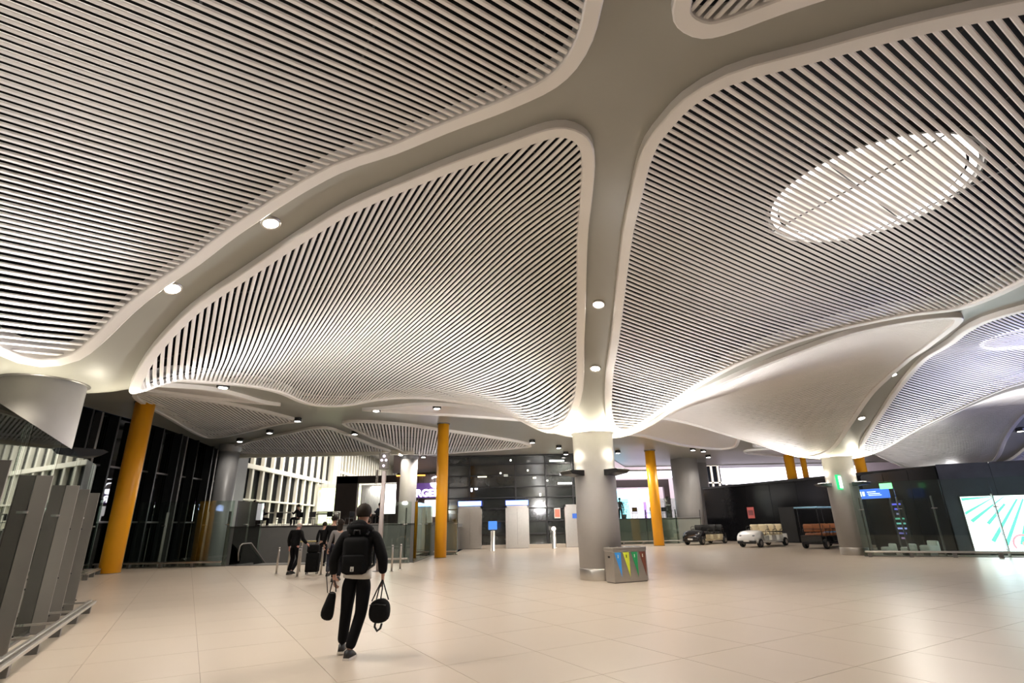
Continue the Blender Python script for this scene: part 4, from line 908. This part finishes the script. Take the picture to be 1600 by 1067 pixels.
# ------------------------------------------------------------------ golf carts
def wheel(parent, x, y, r=.23, w_=.17):
    b_ = B(); lathe(b_, [(r*.62, -w_/2), (r*.93, -w_/2), (r, -w_*.3), (r, w_*.3), (r*.93, w_/2), (r*.62, w_/2)], 24)
    o = obj('wheel', b_, M_rubber, parent, True); o.location = (x, y, r); o.rotation_euler = (PI/2, 0, 0)
    b_ = B(); lathe(b_, [(r*.2, -w_/2-.012), (r*.55, -w_/2-.005), (r*.62, -w_/2+.02), (r*.62, w_/2-.02), (r*.55, w_/2+.005), (r*.2, w_/2+.012)], 20); obj('hub_cap', b_, M_steel, o)
def golf_cart(label, loc, rz, bodyc, seatc, rows, roof=None, sill=M_white, nose_m=None, rear=None):
    t = thing('golf_cart', label, 'golf cart', loc, rz, 'golf carts parked by the black wall')
    L = 1.25+rows*.86; W = 1.16; body = bodyc; nose_m = nose_m or body
    b_ = B(); box(b_, -L+.1, -.35, -W/2+.06, W/2-.06, .22, .33, .03); obj('chassis', b_, sill, t)
    b_ = B(); n = 10
    prof = [(-.95, .36), (-.95, .74), (-.80, .90), (-.55, .88), (-.25, .78), (-.06, .62), (0, .42), (-.04, .26), (-.30, .30)]
    for s in range(7):
        y = -W/2+W*s/6; k = 1-.10*(abs(s-3)/3)**3
        for (x, z) in prof: b_.verts.new((x*k-(1-k)*.2, y, .3+(z-.3)*k))
    b_.verts.ensure_lookup_table(); m = len(prof)
    for s in range(6):
        for i in range(m):
            j = (i+1) % m; b_.faces.new((b_.verts[s*m+i], b_.verts[s*m+j], b_.verts[(s+1)*m+j], b_.verts[(s+1)*m+i]))
    b_.faces.new([b_.verts[i] for i in range(m)][::-1]); b_.faces.new([b_.verts[6*m+i] for i in range(m)])
    obj('hood', b_, nose_m, t, True)
    for y in (-.38, .38):
        b_ = B(); ellipsoid(b_, Vector((-.10, y, .60)), .05, .10, .06, 12, 8); obj('headlight', b_, mat('headlight', (.25, .27, .3), .1), t, True)
        # fender arch
        b_ = B(); tube(b_, [(-.45+.30*math.cos(a), y*1.42, .26+.28*math.sin(a)) for a in np.linspace(-.1, PI+.1, 10)], .05, 6); obj('fender', b_, body, t, True)
    b_ = B(); box(b_, -.02, .06, -W/2+.04, W/2-.04, .20, .36, .03); obj('bumper', b_, M_black, t)
    b_ = B(); box(b_, .06, .07, -.17, .17, .30, .40, .004); obj('number_plate', b_, M_white, t)
    for x in (-.45, -L+.42):
        for y in (-W/2+.06, W/2-.06): wheel(t, x, y)
    b_ = B(); box(b_, -.72, -.52, -.10, .10, .33, .80, .02); obj('dash_column', b_, M_black, t)
    b_ = B(); tube(b_, [(-.92+.05*math.sin(a), -.26+.17*math.cos(a), .98+.14*math.sin(a)) for a in np.linspace(0, 2*PI, 15)[:-1]], .014, 6, True); tube(b_, [(-.92, -.26, .98), (-.70, -.26, .78)], .018, 6); obj('steering_wheel', b_, M_black, t, True)
    for k in range(rows):
        x = -1.30-k*.86
        b_ = B(); box(b_, x-.28, x+.24, -W/2+.05, W/2-.05, .33, .60, .03); obj('side_panel', b_, sill if sill is not M_black else body, t)
        so = None
        for s in (-1, 1):
            b_ = B(); box(b_, x-.25, x+.24, min(s*.01, s*.53), max(s*.01, s*.53), .61, .74, .05); so = obj('seat', b_, seatc, t, True)
            b_ = B(); box(b_, x-.34, x-.22, min(s*.02, s*.52), max(s*.02, s*.52), .80, 1.20, .055); obj('backrest', b_, seatc, so, True)
        b_ = B()
        for s in (-1, 1): tube(b_, [(x+.15, s*.57, .66), (x+.12, s*.58, .90), (x-.28, s*.58, .94), (x-.34, s*.56, .66)], .016, 6)
        tube(b_, [(x-.36, -.50, 1.12), (x-.40, -.5, .95), (x-.40, .5, .95), (x-.36, .50, 1.12)], .016, 6); obj('grab_rail', b_, M_black, t, True)
    b_ = B(); box(b_, -L, -L+.12, -W/2+.06, W/2-.06, .26, .66, .04); obj('rear_body', b_, rear or body, t)
    b_ = B(); box(b_, -L-.05, -L+.02, -W/2+.1, W/2-.1, .22, .34, .02); obj('rear_bumper', b_, M_black, t)
    if roof:
        for (x, y) in ((-.62, -.5), (-.62, .5), (-L+.15, -.5), (-L+.15, .5)):
            b_ = B(); tube(b_, [(x, y, .6), (x-.06, y*.98, 1.98)], .022, 6); obj('roof_post', b_, M_black, t, True)
        b_ = B(); box(b_, -L-.05, -.35, -W/2-.02, W/2+.02, 1.98, 2.06, .035); obj('roof', b_, roof, t)
    return t
M_cream = mat('cream_vinyl', (.72, .62, .42), .5, noise=.06); M_tan = mat('brown_vinyl', (.36, .13, .05), .45, noise=.06)
M_cartw = mat('cart_white', (.82, .81, .80), .25, coat=.4); M_cartb = mat('cart_blue', (.06, .36, .72), .25, coat=.4); M_cartk = mat('cart_black', (.015, .015, .017), .2, coat=.4)
HD = math.radians(-141)
golf_cart('white golf cart with three rows of cream seats in the middle of the row', (12.95, 31.45, 0), HD, M_cartw, M_cream, 3)
golf_cart('black golf cart with dark seats and cream side sills, leftmost and farthest', (11.15, 35.7, 0), HD+.06, M_cartk, mat('black_vinyl', (.015, .015, .015), .5), 3, sill=M_cream)
golf_cart('blue golf cart with brown seats and a pale blue roof beside the right column', (18.2, 31.3, 0), HD+PI, M_cartb, M_tan, 3, roof=mat('roof_blue', (.30, .55, .75), .3), sill=M_cartk, nose_m=M_cartb, rear=M_cartk)
b_ = B(); tube(b_, [(0, 0, 0), (0.05, 0, 1.2)], .02, 6); o = obj('flag_pole', b_, M_black); o.location = (12.2, 36.6, .95)
tag(o, 'thin dark whip pole sticking up from the black golf cart', 'pole')

# ------------------------------------------------------------------ cafe tables and chairs on the deck
def cafe_table(label, x, y, z, w_, rz=0):
    t = thing('cafe_table', label, 'table', (x, y, z), rz, 'white framed cafe tables')
    b_ = B(); box(b_, -w_, w_, -.4, .4, .84, .90, .01); obj('tabletop', b_, M_wlit, t)
    for sx in (-1, 1):
        for sy in (-1, 1):
            b_ = B(); box(b_, sx*(w_-.03)-.025, sx*(w_-.03)+.025, sy*.36-.025, sy*.36+.025, 0, .84, .004); obj('leg', b_, M_wlit, t)
    b_ = B(); box(b_, -w_+.05, w_-.05, -.36, -.32, .12, .16); obj('foot_rail', b_, M_steel, t)
cafe_table('white framed high table left of the old man\'s head', -15.1, 35.2, 1.56, .95)
cafe_table('white framed high table right of the old man\'s head', -12.2, 35.6, 1.56, .75)
cafe_table('white framed high table farther back on the deck', -13.6, 39.4, 1.56, .8)
chair0 = None
def chair(label, x, y, z, rz, m_=M_black):
    t = thing('chair', label, 'chair', (x, y, z), rz, 'dark chairs on the cafe deck')
    b_ = B(); box(b_, -.21, .21, -.20, .20, .44, .47, .012); obj('seat', b_, m_, t)
    b_ = B(); box(b_, -.20, .20, -.215, -.185, .55, .86, .012); obj('backrest', b_, m_, t)
    for sx in (-1, 1):
        for sy in (-1, 1):
            b_ = B(); tube(b_, [(sx*.18, sy*.17, .44), (sx*.20, sy*.20, 0)], .014, 6); obj('leg', b_, M_steeld, t)
        b_ = B(); tube(b_, [(sx*.18, -.19, .44), (sx*.18, -.21, .86)], .012, 6); obj('back_post', b_, M_steeld, t)
for i, (x, y, rz) in enumerate(((-16.7, 34.4, .3), (-15.9, 34.3, -.2), (-14.6, 34.2, .1), (-13.6, 34.5, 2.9), (-12.7, 34.4, .4), (-11.5, 34.4, -.2), (-10.6, 35.2, 1.0), (-9.6, 34.6, .2), (-8.6, 35.0, -.6))):
    chair('dark metal chair behind the grey cafe parapet, %s from left' % ('first second third fourth fifth sixth seventh eighth ninth'.split()[i]), x, y, 1.56, rz)
for i, (x, y, rz) in enumerate(((5.6, 41.6, .3), (6.4, 41.8, -.4), (7.5, 41.9, 2.6), (8.9, 41.3, .1), (9.9, 41.2, 1.2), (10.7, 41.7, .3), (11.5, 42.4, -.5))):
    chair('dark chair on the deck near the third yellow column, %s from left' % ('first second third fourth fifth sixth seventh'.split()[i]), x, y, 1.62, rz)
M_leaf = mat('plant_leaf', (.03, .06, .02), .6, noise=.3, nscale=8); M_pot = mat('planter', (.05, .05, .05), .6)
for i, (x, y) in enumerate(((6.6, 40.6), (8.0, 40.7), (11.3, 40.6))):
    t = thing('potted_plant', ('dark bushy plant on the deck just right of the middle grey column', 'dark bushy plant on the deck left of the third yellow column', 'tall plant on the deck beside the broad grey column')[i], 'plant', (x, y, 1.62))
    b_ = B(); lathe(b_, [(.16, 0), (.22, .38), (.18, .38)], 16); obj('pot', b_, M_pot, t, True)
    b_ = B(); r_ = random.Random(i+5)
    for k in range(150):
        a = r_.uniform(0, 2*PI); h_ = r_.uniform(.4, 1.25 if i < 2 else 1.5); rr_ = r_.uniform(.02, .38)*(1.1-abs(h_-.8)); c = Vector((rr_*math.cos(a), rr_*math.sin(a), h_))
        d = Vector((math.cos(a+r_.uniform(-1, 1)), math.sin(a+r_.uniform(-1, 1)), r_.uniform(-.2, .7))).normalized(); s = d.cross(Vector((0, 0, 1))).normalized()*.035
        vs = [b_.verts.new(p) for p in (c, c+d*.08+s, c+d*.2, c+d*.08-s)]; b_.faces.new(vs)
    obj('leaves', b_, M_leaf, t, kind='stuff')
    b_ = B()
    for k in range(5): tube(b_, [(0, 0, .35), (.05*math.cos(k*1.3), .05*math.sin(k*1.3), .8), (.16*math.cos(k*1.3), .16*math.sin(k*1.3), 1.15)], .009, 5)
    obj('stems', b_, M_leaf, t)

# ------------------------------------------------------------------ people
M_skin = mat('skin', (.48, .27, .19), .55, noise=.05); M_hair = mat('dark_hair', (.022, .016, .012), .7, noise=.2, nscale=30, spec=.15)
M_jkt = mat('black_jacket', (.006, .006, .0065), .8, noise=.25, nscale=12, bump=.15, spec=.12); M_trs = mat('black_trousers', (.005, .005, .006), .8, noise=.2, nscale=12, spec=.12)
M_shoe = mat('black_shoe', (.012, .012, .012), .5); M_sole = mat('white_sole', (.62, .58, .52), .6); M_hem = mat('white_shirt', (.58, .55, .50), .7)
def skin_obj(name, chains, m_, parent, sub=1, smooth=True):
    """chains: list of (list of (pos, radius)); chains sharing a position join there; the first vertex is the root"""
    V = []; idx = {}; E = []; Rr = []
    for ch in chains:
        prev = None
        for p, r in ch:
            k = tuple(round(c, 4) for c in p)
            if k not in idx: idx[k] = len(V); V.append(p); Rr.append(r)
            i = idx[k]
            if prev is not None and prev != i: E.append((prev, i))
            prev = i
    me = bpy.data.meshes.new(name); me.from_pydata([tuple(v) for v in V], E, []); me.update()
    o = obj(name, me, m_, parent)
    md = o.modifiers.new('skin', 'SKIN'); md.use_smooth_shade = True; md.branch_smoothing = 0.5
    sv = me.skin_vertices[0].data
    for i, r in enumerate(Rr):
        sv[i].radius = (r, r) if not isinstance(r, tuple) else r
        sv[i].use_root = (i == 0)
    s = o.modifiers.new('sub', 'SUBSURF'); s.levels = sub; s.render_levels = sub
    return o
def person(label, loc, rz, h=1.75, J=None, jacket=M_jkt, trousers=M_trs, hair=M_hair, hairlen=0.0, skin=M_skin, shoe=M_shoe, sole=M_shoe, puff=1.0, hem=None, hood=False, hands=True, group=None, bald=False, coat=0.0, sub=1):
    t = thing('person', label, 'person', loc, rz, group)
    k = h/1.75
    D = dict(pel=(0, 0, .95), wai=(0, 0, 1.09), che=(0, 0, 1.28), nkb=(0, 0, 1.44), nck=(0, .01, 1.51), hl=(0, .03, 1.575), hm=(0, .02, 1.65), ht=(0, .01, 1.71),
             shl=(-.19, 0, 1.41), shr=(.19, 0, 1.41), ell=(-.245, -.03, 1.13), elr=(.245, -.03, 1.13), wrl=(-.26, .05, .88), wrr=(.26, .05, .88),
             hil=(-.09, 0, .92), hir=(.09, 0, .92), knl=(-.10, .03, .50), knr=(.10, .03, .50), anl=(-.10, -.02, .09), anr=(.10, -.02, .09), fdl=(0, 1), fdr=(0, 1))
    if J: D.update(J)
    D = {a: (tuple(c*k for c in v) if len(v) == 3 else v) for a, v in D.items()}
    def mid(a, b, f): return tuple(a[i]+(b[i]-a[i])*f for i in range(3))
    q = 1.0*k
    ch = [[(D['pel'], (.14*q, .105*q)), (D['wai'], (.125*q, .10*q)), (D['che'], (.145*q, .11*q)), (D['nkb'], (.085*q, .075*q)), (D['nck'], .055*q), (D['hl'], .066*q), (D['hm'], (.083*q, .098*q)), (D['ht'], (.066*q, .078*q))]]
    nose = (D['hm'][0], D['hm'][1]+.105*q, D['hm'][2]-.02*q)
    for s, sh, el, wr in ((-1, 'shl', 'ell', 'wrl'), (1, 'shr', 'elr', 'wrr')):
        ch.append([(mid(D['che'], D['nkb'], .5), (.12*q, .09*q)), (D[sh], .06*q), (mid(D[sh], D[el], .5), .046*q), (D[el], .038*q), (D[wr], .026*q)])
    ch[0].insert(3, (mid(D['che'], D['nkb'], .5), (.12*q, .09*q)))
    for s, hi, kn, an in ((-1, 'hil', 'knl', 'anl'), (1, 'hir', 'knr', 'anr')):
        ch.append([(D['pel'], (.14*q, .105*q)), (D[hi], .085*q), (mid(D[hi], D[kn], .5), .072*q), (D[kn], .052*q), (mid(D[kn], D[an], .4), .048*q), (D[an], .036*q)])
    if hands:
        for s, el, wr in ((-1, 'ell', 'wrl'), (1, 'elr', 'wrr')):
            w0 = Vector(D[wr]); d = (w0-Vector(D[el])).normalized(); fw = Vector((0, 1, 0)); fw = (fw-d*fw.dot(d)).normalized(); inw = Vector((-s, 0, 0))
            palm = w0+d*.055*q
            ch.append([(tuple(w0), .026*q), (tuple(palm), (.022*q, .034*q))])
            for fi, (off, ln) in enumerate(((-.030, .062), (-.010, .072), (.010, .075), (.030, .066))):
                b0 = palm+d*.035*q+fw*off*q; m1 = b0+d*ln*.5*q+inw*.012*q; m2 = m1+d*ln*.2*q+inw*.03*q
                ch.append([(tuple(palm), (.022*q, .034*q)), (tuple(b0), .0105*q), (tuple(m1), .0095*q), (tuple(m2), .008*q)])
            tb0 = w0+d*.02*q+fw*.03*q; t1 = tb0+fw*.03*q+d*.03*q+inw*.01*q; t2 = t1+d*.03*q+inw*.02*q
            ch.append([(tuple(w0), .026*q), (tuple(tb0), .014*q), (tuple(t1), .0105*q), (tuple(t2), .009*q)])
    body = skin_obj('body', ch, skin, t, sub)
    # face: nose, ears, eyes, mouth
    hm = Vector(D['hm'])
    b_ = B(); ellipsoid(b_, hm+Vector((0, .100*q, -.018*q)), .014*q, .022*q, .024*q, 8, 6); obj('nose', b_, skin, t, True)
    for s in (-1, 1):
        b_ = B(); ellipsoid(b_, hm+Vector((s*.086*q, .0, -.01*q)), .012*q, .022*q, .032*q, 8, 6); obj('ear', b_, skin, t, True)
        b_ = B(); ellipsoid(b_, hm+Vector((s*.032*q, .088*q, .008*q)), .011*q, .008*q, .007*q, 8, 6); obj('eye', b_, mat('eye', (.5, .5, .48), .3), t, True)
    b_ = B(); ellipsoid(b_, hm+Vector((0, .088*q, -.060*q)), .024*q, .008*q, .006*q, 8, 6); obj('mouth', b_, mat('lips', (.35, .12, .10), .5), t, True)
    # hair
    b_ = B(); ellipsoid(b_, hm+Vector((0, -.012*q, .022*q)), .099*q, .112*q, .108*q, 20, 14)
    zc = hm.z
    if bald: cut = [v for v in b_.verts if v.co.z > zc+.035*q or v.co.y > hm.y+.02]
    else: cut = [v for v in b_.verts if (v.co.z < zc-.055*q-hairlen*.2) or (v.co.y > hm.y+.045*q and v.co.z < zc+.055*q)]
    bmesh.ops.delete(b_, geom=cut, context='VERTS')
    ho = obj('hair', b_, hair, t, True); sd = ho.modifiers.new('thick', 'SOLIDIFY'); sd.thickness = .012*q
    if hairlen > 0:
        b_ = B(); ellipsoid(b_, hm+Vector((0, -.05*q, -.10*q)), .085*q, .055*q, .13*q+hairlen*.3, 14, 10); obj('hair', b_, hair, t, True)
    # clothes
    p_ = puff
    jc = [[(D['pel'] if coat == 0 else (D['pel'][0], D['pel'][1], D['pel'][2]-coat), (.165*q*p_, .125*q*p_)), (D['wai'], (.165*q*p_, .13*q*p_)), (D['che'], (.18*q*p_, .14*q*p_)), (mid(D['che'], D['nkb'], .5), (.15*q*p_, .115*q*p_)), (D['nkb'], (.09*q, .085*q))]]
    for sh, el, wr in (('shl', 'ell', 'wrl'), ('shr', 'elr', 'wrr')):
        jc.append([(mid(D['che'], D['nkb'], .5), (.15*q*p_, .115*q*p_)), (D[sh], .083*q*p_), (mid(D[sh], D[el], .5), .068*q*p_), (D[el], .060*q*p_), (mid(D[el], D[wr], .6), .052*q*p_), (mid(D[el], D[wr], .93), .044*q*p_)])
    skin_obj('jacket', jc, jacket, t, 1 if sub < 2 else 2)
    tc_ = [[((D['pel'][0], D['pel'][1], D['pel'][2]+.03), (.150*q, .115*q)), (D['pel'], (.152*q, .118*q))]]
    for hi, kn, an in (('hil', 'knl', 'anl'), ('hir', 'knr', 'anr')):
        tc_.append([(D['pel'], (.155*q, .12*q)), (D[hi], .106*q), (mid(D[hi], D[kn], .5), .095*q), (D[kn], .078*q), (mid(D[kn], D[an], .5), .072*q), (mid(D[kn], D[an], .98), .064*q)])
    skin_obj('trousers', tc_, trousers, t, 1 if sub < 2 else 2)
    for an, fd in (('anl', 'fdl'), ('anr', 'fdr')):
        a = Vector(D[an]); f = Vector((D[fd][0], D[fd][1], 0)).normalized(); rt = Vector((f.y, -f.x, 0))
        Mx = Matrix((rt, f, Vector((0, 0, 1)))).transposed().to_4x4(); Mx.translation = Vector((a.x, a.y, a.z-.09*k))
        b_ = B(); lo = [(-.035, -.07, .022), (.035, -.07, .022), (.045, .05, .022), (.048, .13, .022), (.025, .195, .022), (-.025, .195, .022), (-.048, .13, .022), (-.045, .05, .022)]
        hi_ = [(-.030, -.06, .10), (.030, -.06, .10), (.032, .03, .105), (.036, .10, .065), (.018, .17, .045), (-.018, .17, .045), (-.036, .10, .065), (-.032, .03, .105)]
        l_ = [b_.verts.new(Mx @ Vector(p)*1.0) for p in lo]; h2 = [b_.verts.new(Mx @ Vector(p)) for p in hi_]
        b_.faces.new(l_[::-1]); b_.faces.new(h2)
        for i in range(8): b_.faces.new((l_[i], l_[(i+1) % 8], h2[(i+1) % 8], h2[i]))
        so = obj('shoe', b_, shoe, t, True)
        b_ = B(); l_ = [b_.verts.new(Mx @ Vector((p[0]*1.1, p[1]*1.04, 0))) for p in lo]; h2 = [b_.verts.new(Mx @ Vector((p[0]*1.1, p[1]*1.04, .026))) for p in lo]
        b_.faces.new(l_[::-1]); b_.faces.new(h2)
        for i in range(8): b_.faces.new((l_[i], l_[(i+1) % 8], h2[(i+1) % 8], h2[i]))
        obj('sole', b_, sole, so)
    if hem:
        b_ = B(); n = 24; c = D['pel']
        prof = [(.170, .120, -.075), (.178, .128, -.07), (.176, .128, .03), (.166, .12, .03)]
        rg = [[b_.verts.new((c[0]+rx*q*math.cos(2*PI*i/n), c[1]+ry*q*math.sin(2*PI*i/n), c[2]+z-.012*math.cos(2*PI*i/n))) for i in range(n)] for rx, ry, z in prof]
        for a_, c_ in zip(rg, rg[1:]+rg[:1]):
            for i in range(n): b_.faces.new((a_[i], a_[(i+1) % n], c_[(i+1) % n], c_[i]))
        obj('shirt_hem', b_, hem, t, True)
    if hood:
        b_ = B(); nb = Vector(D['nkb'])
        tube(b_, [nb+Vector((.125*math.cos(a), -.035+.095*math.sin(a), .035-.02*math.sin(a))) for a in np.linspace(0, 2*PI, 17)[:-1]], .050, 8, True)
        ellipsoid(b_, nb+Vector((0, -.10, .02)), .14, .07, .13, 14, 10); obj('hood', b_, jacket, t, True)
    return t
man = person('man in a black hooded jacket walking away with a bag in each hand', (-2.03, 7.27, 0), 0.0, 1.76,
    J=dict(shl=(-.20, 0, 1.38), shr=(.20, 0, 1.38), ell=(-.305, -.05, 1.10), elr=(.325, -.05, 1.10), wrl=(-.285, -.02, .905), wrr=(.325, -.01, .905), che=(0, 0, 1.26),
           hil=(-.085, 0, .92), hir=(.095, 0, .92), knl=(-.125, .07, .50), knr=(.085, -.02, .49), anl=(-.175, .16, .105), anr=(-.005, -.12, .09), nkb=(.0, 0, 1.43), nck=(.015, .01, 1.50), hl=(.02, .03, 1.575), hm=(.025, .02, 1.655), ht=(.025, .01, 1.72), fdl=(-.12, 1), fdr=(.12, 1)),
    sole=M_sole, puff=1.17, hem=M_hem, hood=True, sub=2)
t = thing('backpack', 'black backpack with a small white patch on the walking man\'s back', 'backpack', (-2.02, 7.09, .935))
b_ = B(); box(b_, -.17, .17, -.08, .06, 0, .45, .07); obj('main_body', b_, M_jkt, t, True)
b_ = B(); box(b_, -.14, .14, -.115, -.06, .02, .24, .03); obj('front_pocket', b_, M_jkt, t, True)
b_ = B(); box(b_, -.022, .022, -.122, -.115, .045, .10, .004); o = obj('patch', b_, mat('patch', (.6, .6, .55), .6), t, label='small white label patch')
b_ = B(); box(b_, -.008, .008, -.125, -.122, .05, .075, .001); obj('patch_print', b_, M_steeld, o)
b_ = B(); tube(b_, [(-.04, -.02, .47), (-.03, -.02, .52), (.03, -.02, .52), (.04, -.02, .47)], .010, 6); obj('grab_handle', b_, M_black, t, True)
for s in (-1, 1):
    b_ = B(); tube(b_, [(s*.13, .05, .05), (s*.20, .16, .10), (s*.15, .34, .30), (s*.13, .33, .46), (s*.12, .20, .56), (s*.11, .04, .46)], .018, 6); obj('shoulder_strap', b_, M_black, t, True)
def soft_bag(name, label, cat, loc, rz, prof, th_, m_, extras):
    """prof: outline (x, z) closed; lens-shaped thickness"""
    t = thing(name, label, cat, loc, rz); b_ = B(); n = len(prof)
    cx0 = sum(p[0] for p in prof)/n; cz0 = sum(p[1] for p in prof)/n
    rings_ = []
    for f, d in ((0.35, 1.0), (.72, .86), (.93, .5), (1.0, 0), (.93, -.5), (.72, -.86), (.35, -1.0)):
        rings_.append([b_.verts.new((cx0+(x-cx0)*f, d*th_, cz0+(z-cz0)*f)) for x, z in prof])
    for a_, c_ in zip(rings_[:-1], rings_[1:]):
        for i in range(n): b_.faces.new((a_[i], a_[(i+1) % n], c_[(i+1) % n], c_[i]))
    b_.faces.new(rings_[0][::-1]); b_.faces.new(rings_[-1])
    bmesh.ops.recalc_face_normals(b_, faces=b_.faces)
    o = obj('body', b_, m_, t, True); s = o.modifiers.new('sub', 'SUBSURF'); s.levels = 1; s.render_levels = 1
    for nm, pts, r in extras:
        b_ = B(); tube(b_, pts, r, 6); obj(nm, b_, M_black, t, True)
    return t
soft_bag('hand_bag', 'slim black shoulder bag held in the walking man\'s left hand', 'bag', (-2.345, 7.22, .40), .2,
    [(-.10, .06), (-.05, .01), (.03, 0), (.065, .03), (.072, .12), (.075, .24), (.085, .33), (.02, .345), (-.02, .33), (-.05, .22), (-.085, .15)], .075, M_jkt,
    (('handle', [(.0, 0, .33), (.01, 0, .40), (.025, 0, .465)], .008), ('handle', [(.07, 0, .33), (.065, 0, .40), (.04, 0, .465)], .008), ('strap', [(-.03, .02, .32), (-.06, .03, .50), (-.05, .02, .62)], .006), ('zip', [(-.01, -.05, .325), (.07, -.05, .315)], .005)))
soft_bag('duffel_bag', 'black soft duffel bag hanging by two straps from the walking man\'s right hand', 'bag', (-1.715, 7.22, .36), -.15,
    [(-.135, .10), (-.10, .03), (-.03, 0), (.06, .012), (.13, .045), (.145, .12), (.14, .22), (.10, .275), (.04, .30), (-.03, .285), (-.09, .26), (-.12, .22)], .10, M_jkt,
    (('handle', [(-.085, -.04, .26), (-.03, -.01, .40), (.02, 0, .50)], .008), ('handle', [(-.06, .04, .27), (-.02, .01, .40), (.022, 0, .50)], .008), ('handle', [(.03, -.04, .29), (.03, -.01, .40), (.025, 0, .50)], .008), ('handle', [(.10, .04, .27), (.06, .01, .40), (.028, 0, .50)], .008),
     ('loop_strap', [(-.04, 0, .01), (-.045, 0, -.03), (-.01, 0, -.075), (.03, 0, -.045), (.045, 0, .01)], .014), ('zip', [(-.10, -.07, .22), (.0, -.10, .235), (.11, -.07, .22)], .006)))
M_grey_hair = mat('grey_hair', (.45, .42, .40), .7); M_navy = mat('navy_cloth', (.012, .014, .03), .7); M_greycl = mat('grey_sleeve', (.20, .185, .18), .8)
person('older man with thin grey hair in a dark coat pulling a suitcase', (-7.62, 19.3, 0), -.25, 1.72,
    J=dict(elr=(.30, -.02, 1.15), wrr=(.44, .08, .98), knl=(-.12, .12, .50), anl=(-.13, -.02, .09), anr=(.12, -.22, .13), knr=(.12, .10, .50), che=(0, .03, 1.28), nkb=(0, .06, 1.42), nck=(0, .09, 1.49), hl=(0, .13, 1.54), hm=(0, .13, 1.62), ht=(0, .12, 1.68)),
    hair=M_grey_hair, bald=True, skin=mat('skin_ruddy', (.52, .24, .18), .5), coat=.12, puff=1.12)
t = thing('suitcase', 'black upright wheeled suitcase beside the older man', 'suitcase', (-7.0, 19.45, 0), .1)
b_ = B(); box(b_, -.22, .22, -.14, .14, .06, .68, .04); obj('shell', b_, M_jkt, t)
b_ = B(); tube(b_, [(-.12, .10, .66), (-.12, .10, 1.0), (.12, .10, 1.0), (.12, .10, .66)], .012, 6); obj('pull_handle', b_, M_steel, t)
b_ = B(); box(b_, -.17, .17, -.165, -.135, .12, .5, .02); obj('front_pocket', b_, M_jkt, t)
for sx in (-.17, .17):
    for sy in (-.1, .1):
        b_ = B(); lathe(b_, [(.03, -.012), (.03, .012)], 14); o = obj('wheel', b_, M_rubber, t); o.location = (sx, sy, .03); o.rotation_euler = (0, PI/2, 0)
t = thing('travel_bag', 'small black travel bag resting on top of the suitcase', 'bag', (-7.0, 19.40, .685), .1)
b_ = B(); box(b_, -.20, .20, -.12, .09, 0, .26, .06); obj('body', b_, M_jkt, t, True)
b_ = B(); tube(b_, [(-.09, -.02, .25), (-.06, -.02, .33), (.06, -.02, .33), (.09, -.02, .25)], .010, 6); obj('handle', b_, M_black, t)
person('man in a black coat and dark blue trousers walking away right of the suitcase', (-6.02, 18.35, 0), .05, 1.86, J=dict(knl=(-.10, .16, .52), anl=(-.10, .10, .09), anr=(.10, -.26, .16), knr=(.10, .02, .50)), trousers=M_navy, puff=1.1, coat=.06)
person('woman with long dark hair and a pale grey sleeve half hidden by the walking man', (-5.25, 16.6, 0), .1, 1.70, J=dict(ell=(-.27, .0, 1.12), wrl=(-.33, .10, .90), knl=(-.10, .14, .5), anr=(.10, -.22, .14)), hairlen=.35, jacket=M_greycl, trousers=M_trs, puff=.95)
person('dark haired person whose head shows just right of the walking man\'s head', (-5.55, 20.8, 0), 0, 1.78, trousers=M_navy)
person('person in a dark jacket far ahead near the escalator', (-8.0, 23.2, 0), .3, 1.70)
person('person with a dark coat further down at the escalator top', (-7.1, 23.9, -.05), -.3, 1.72)
SIT = dict(pel=(0, 0, .50), wai=(0, -.01, .66), che=(0, .03, .86), nkb=(0, .05, 1.02), nck=(0, .07, 1.09), hl=(0, .10, 1.15), hm=(0, .10, 1.23), ht=(0, .09, 1.29), shl=(-.19, .04, .99), shr=(.19, .04, .99),
    ell=(-.24, .18, .76), elr=(.24, .18, .76), wrl=(-.15, .40, .86), wrr=(.15, .40, .86), hil=(-.09, .02, .48), hir=(.09, .02, .48), knl=(-.12, .44, .50), knr=(.12, .44, .50), anl=(-.12, .42, .10), anr=(.12, .42, .10))
person('person in black standing at the left end of the cafe deck', (-17.0, 35.6, 1.56), -1.2, 1.68, hands=False)
person('person in black seated facing right on the cafe deck', (-15.9, 34.35, 1.56), -1.35, 1.75, J=SIT, hands=False)
person('person in black seated leaning at the white framed table', (-13.6, 34.5, 1.56), 1.2, 1.75, J=SIT, hands=False)
person('seated person in dark blue near the brown panelled shop', (-8.6, 35.0, 1.56), .9, 1.75, J=SIT, jacket=M_navy, hands=False)
person('person with a red top at the burger shop counter', (-7.5, 38.6, 1.56), .1, 1.68, jacket=mat('red_top', (.45, .03, .03), .7), hands=False)
person('person in black at the burger shop counter beside the red top', (-6.9, 38.4, 1.56), -.1, 1.75, hands=False)
person('seated dark dressed person on the right deck next to the middle grey column', (7.0, 43.2, 1.62), 2.0, 1.75, J=SIT, hands=False)
person('standing dark dressed person on the right deck under the orange neon', (7.6, 44.0, 1.62), .4, 1.75, hands=False)
person('standing person in pale clothes on the right deck', (8.5, 44.5, 1.62), -.4, 1.7, jacket=M_greycl, hands=False)
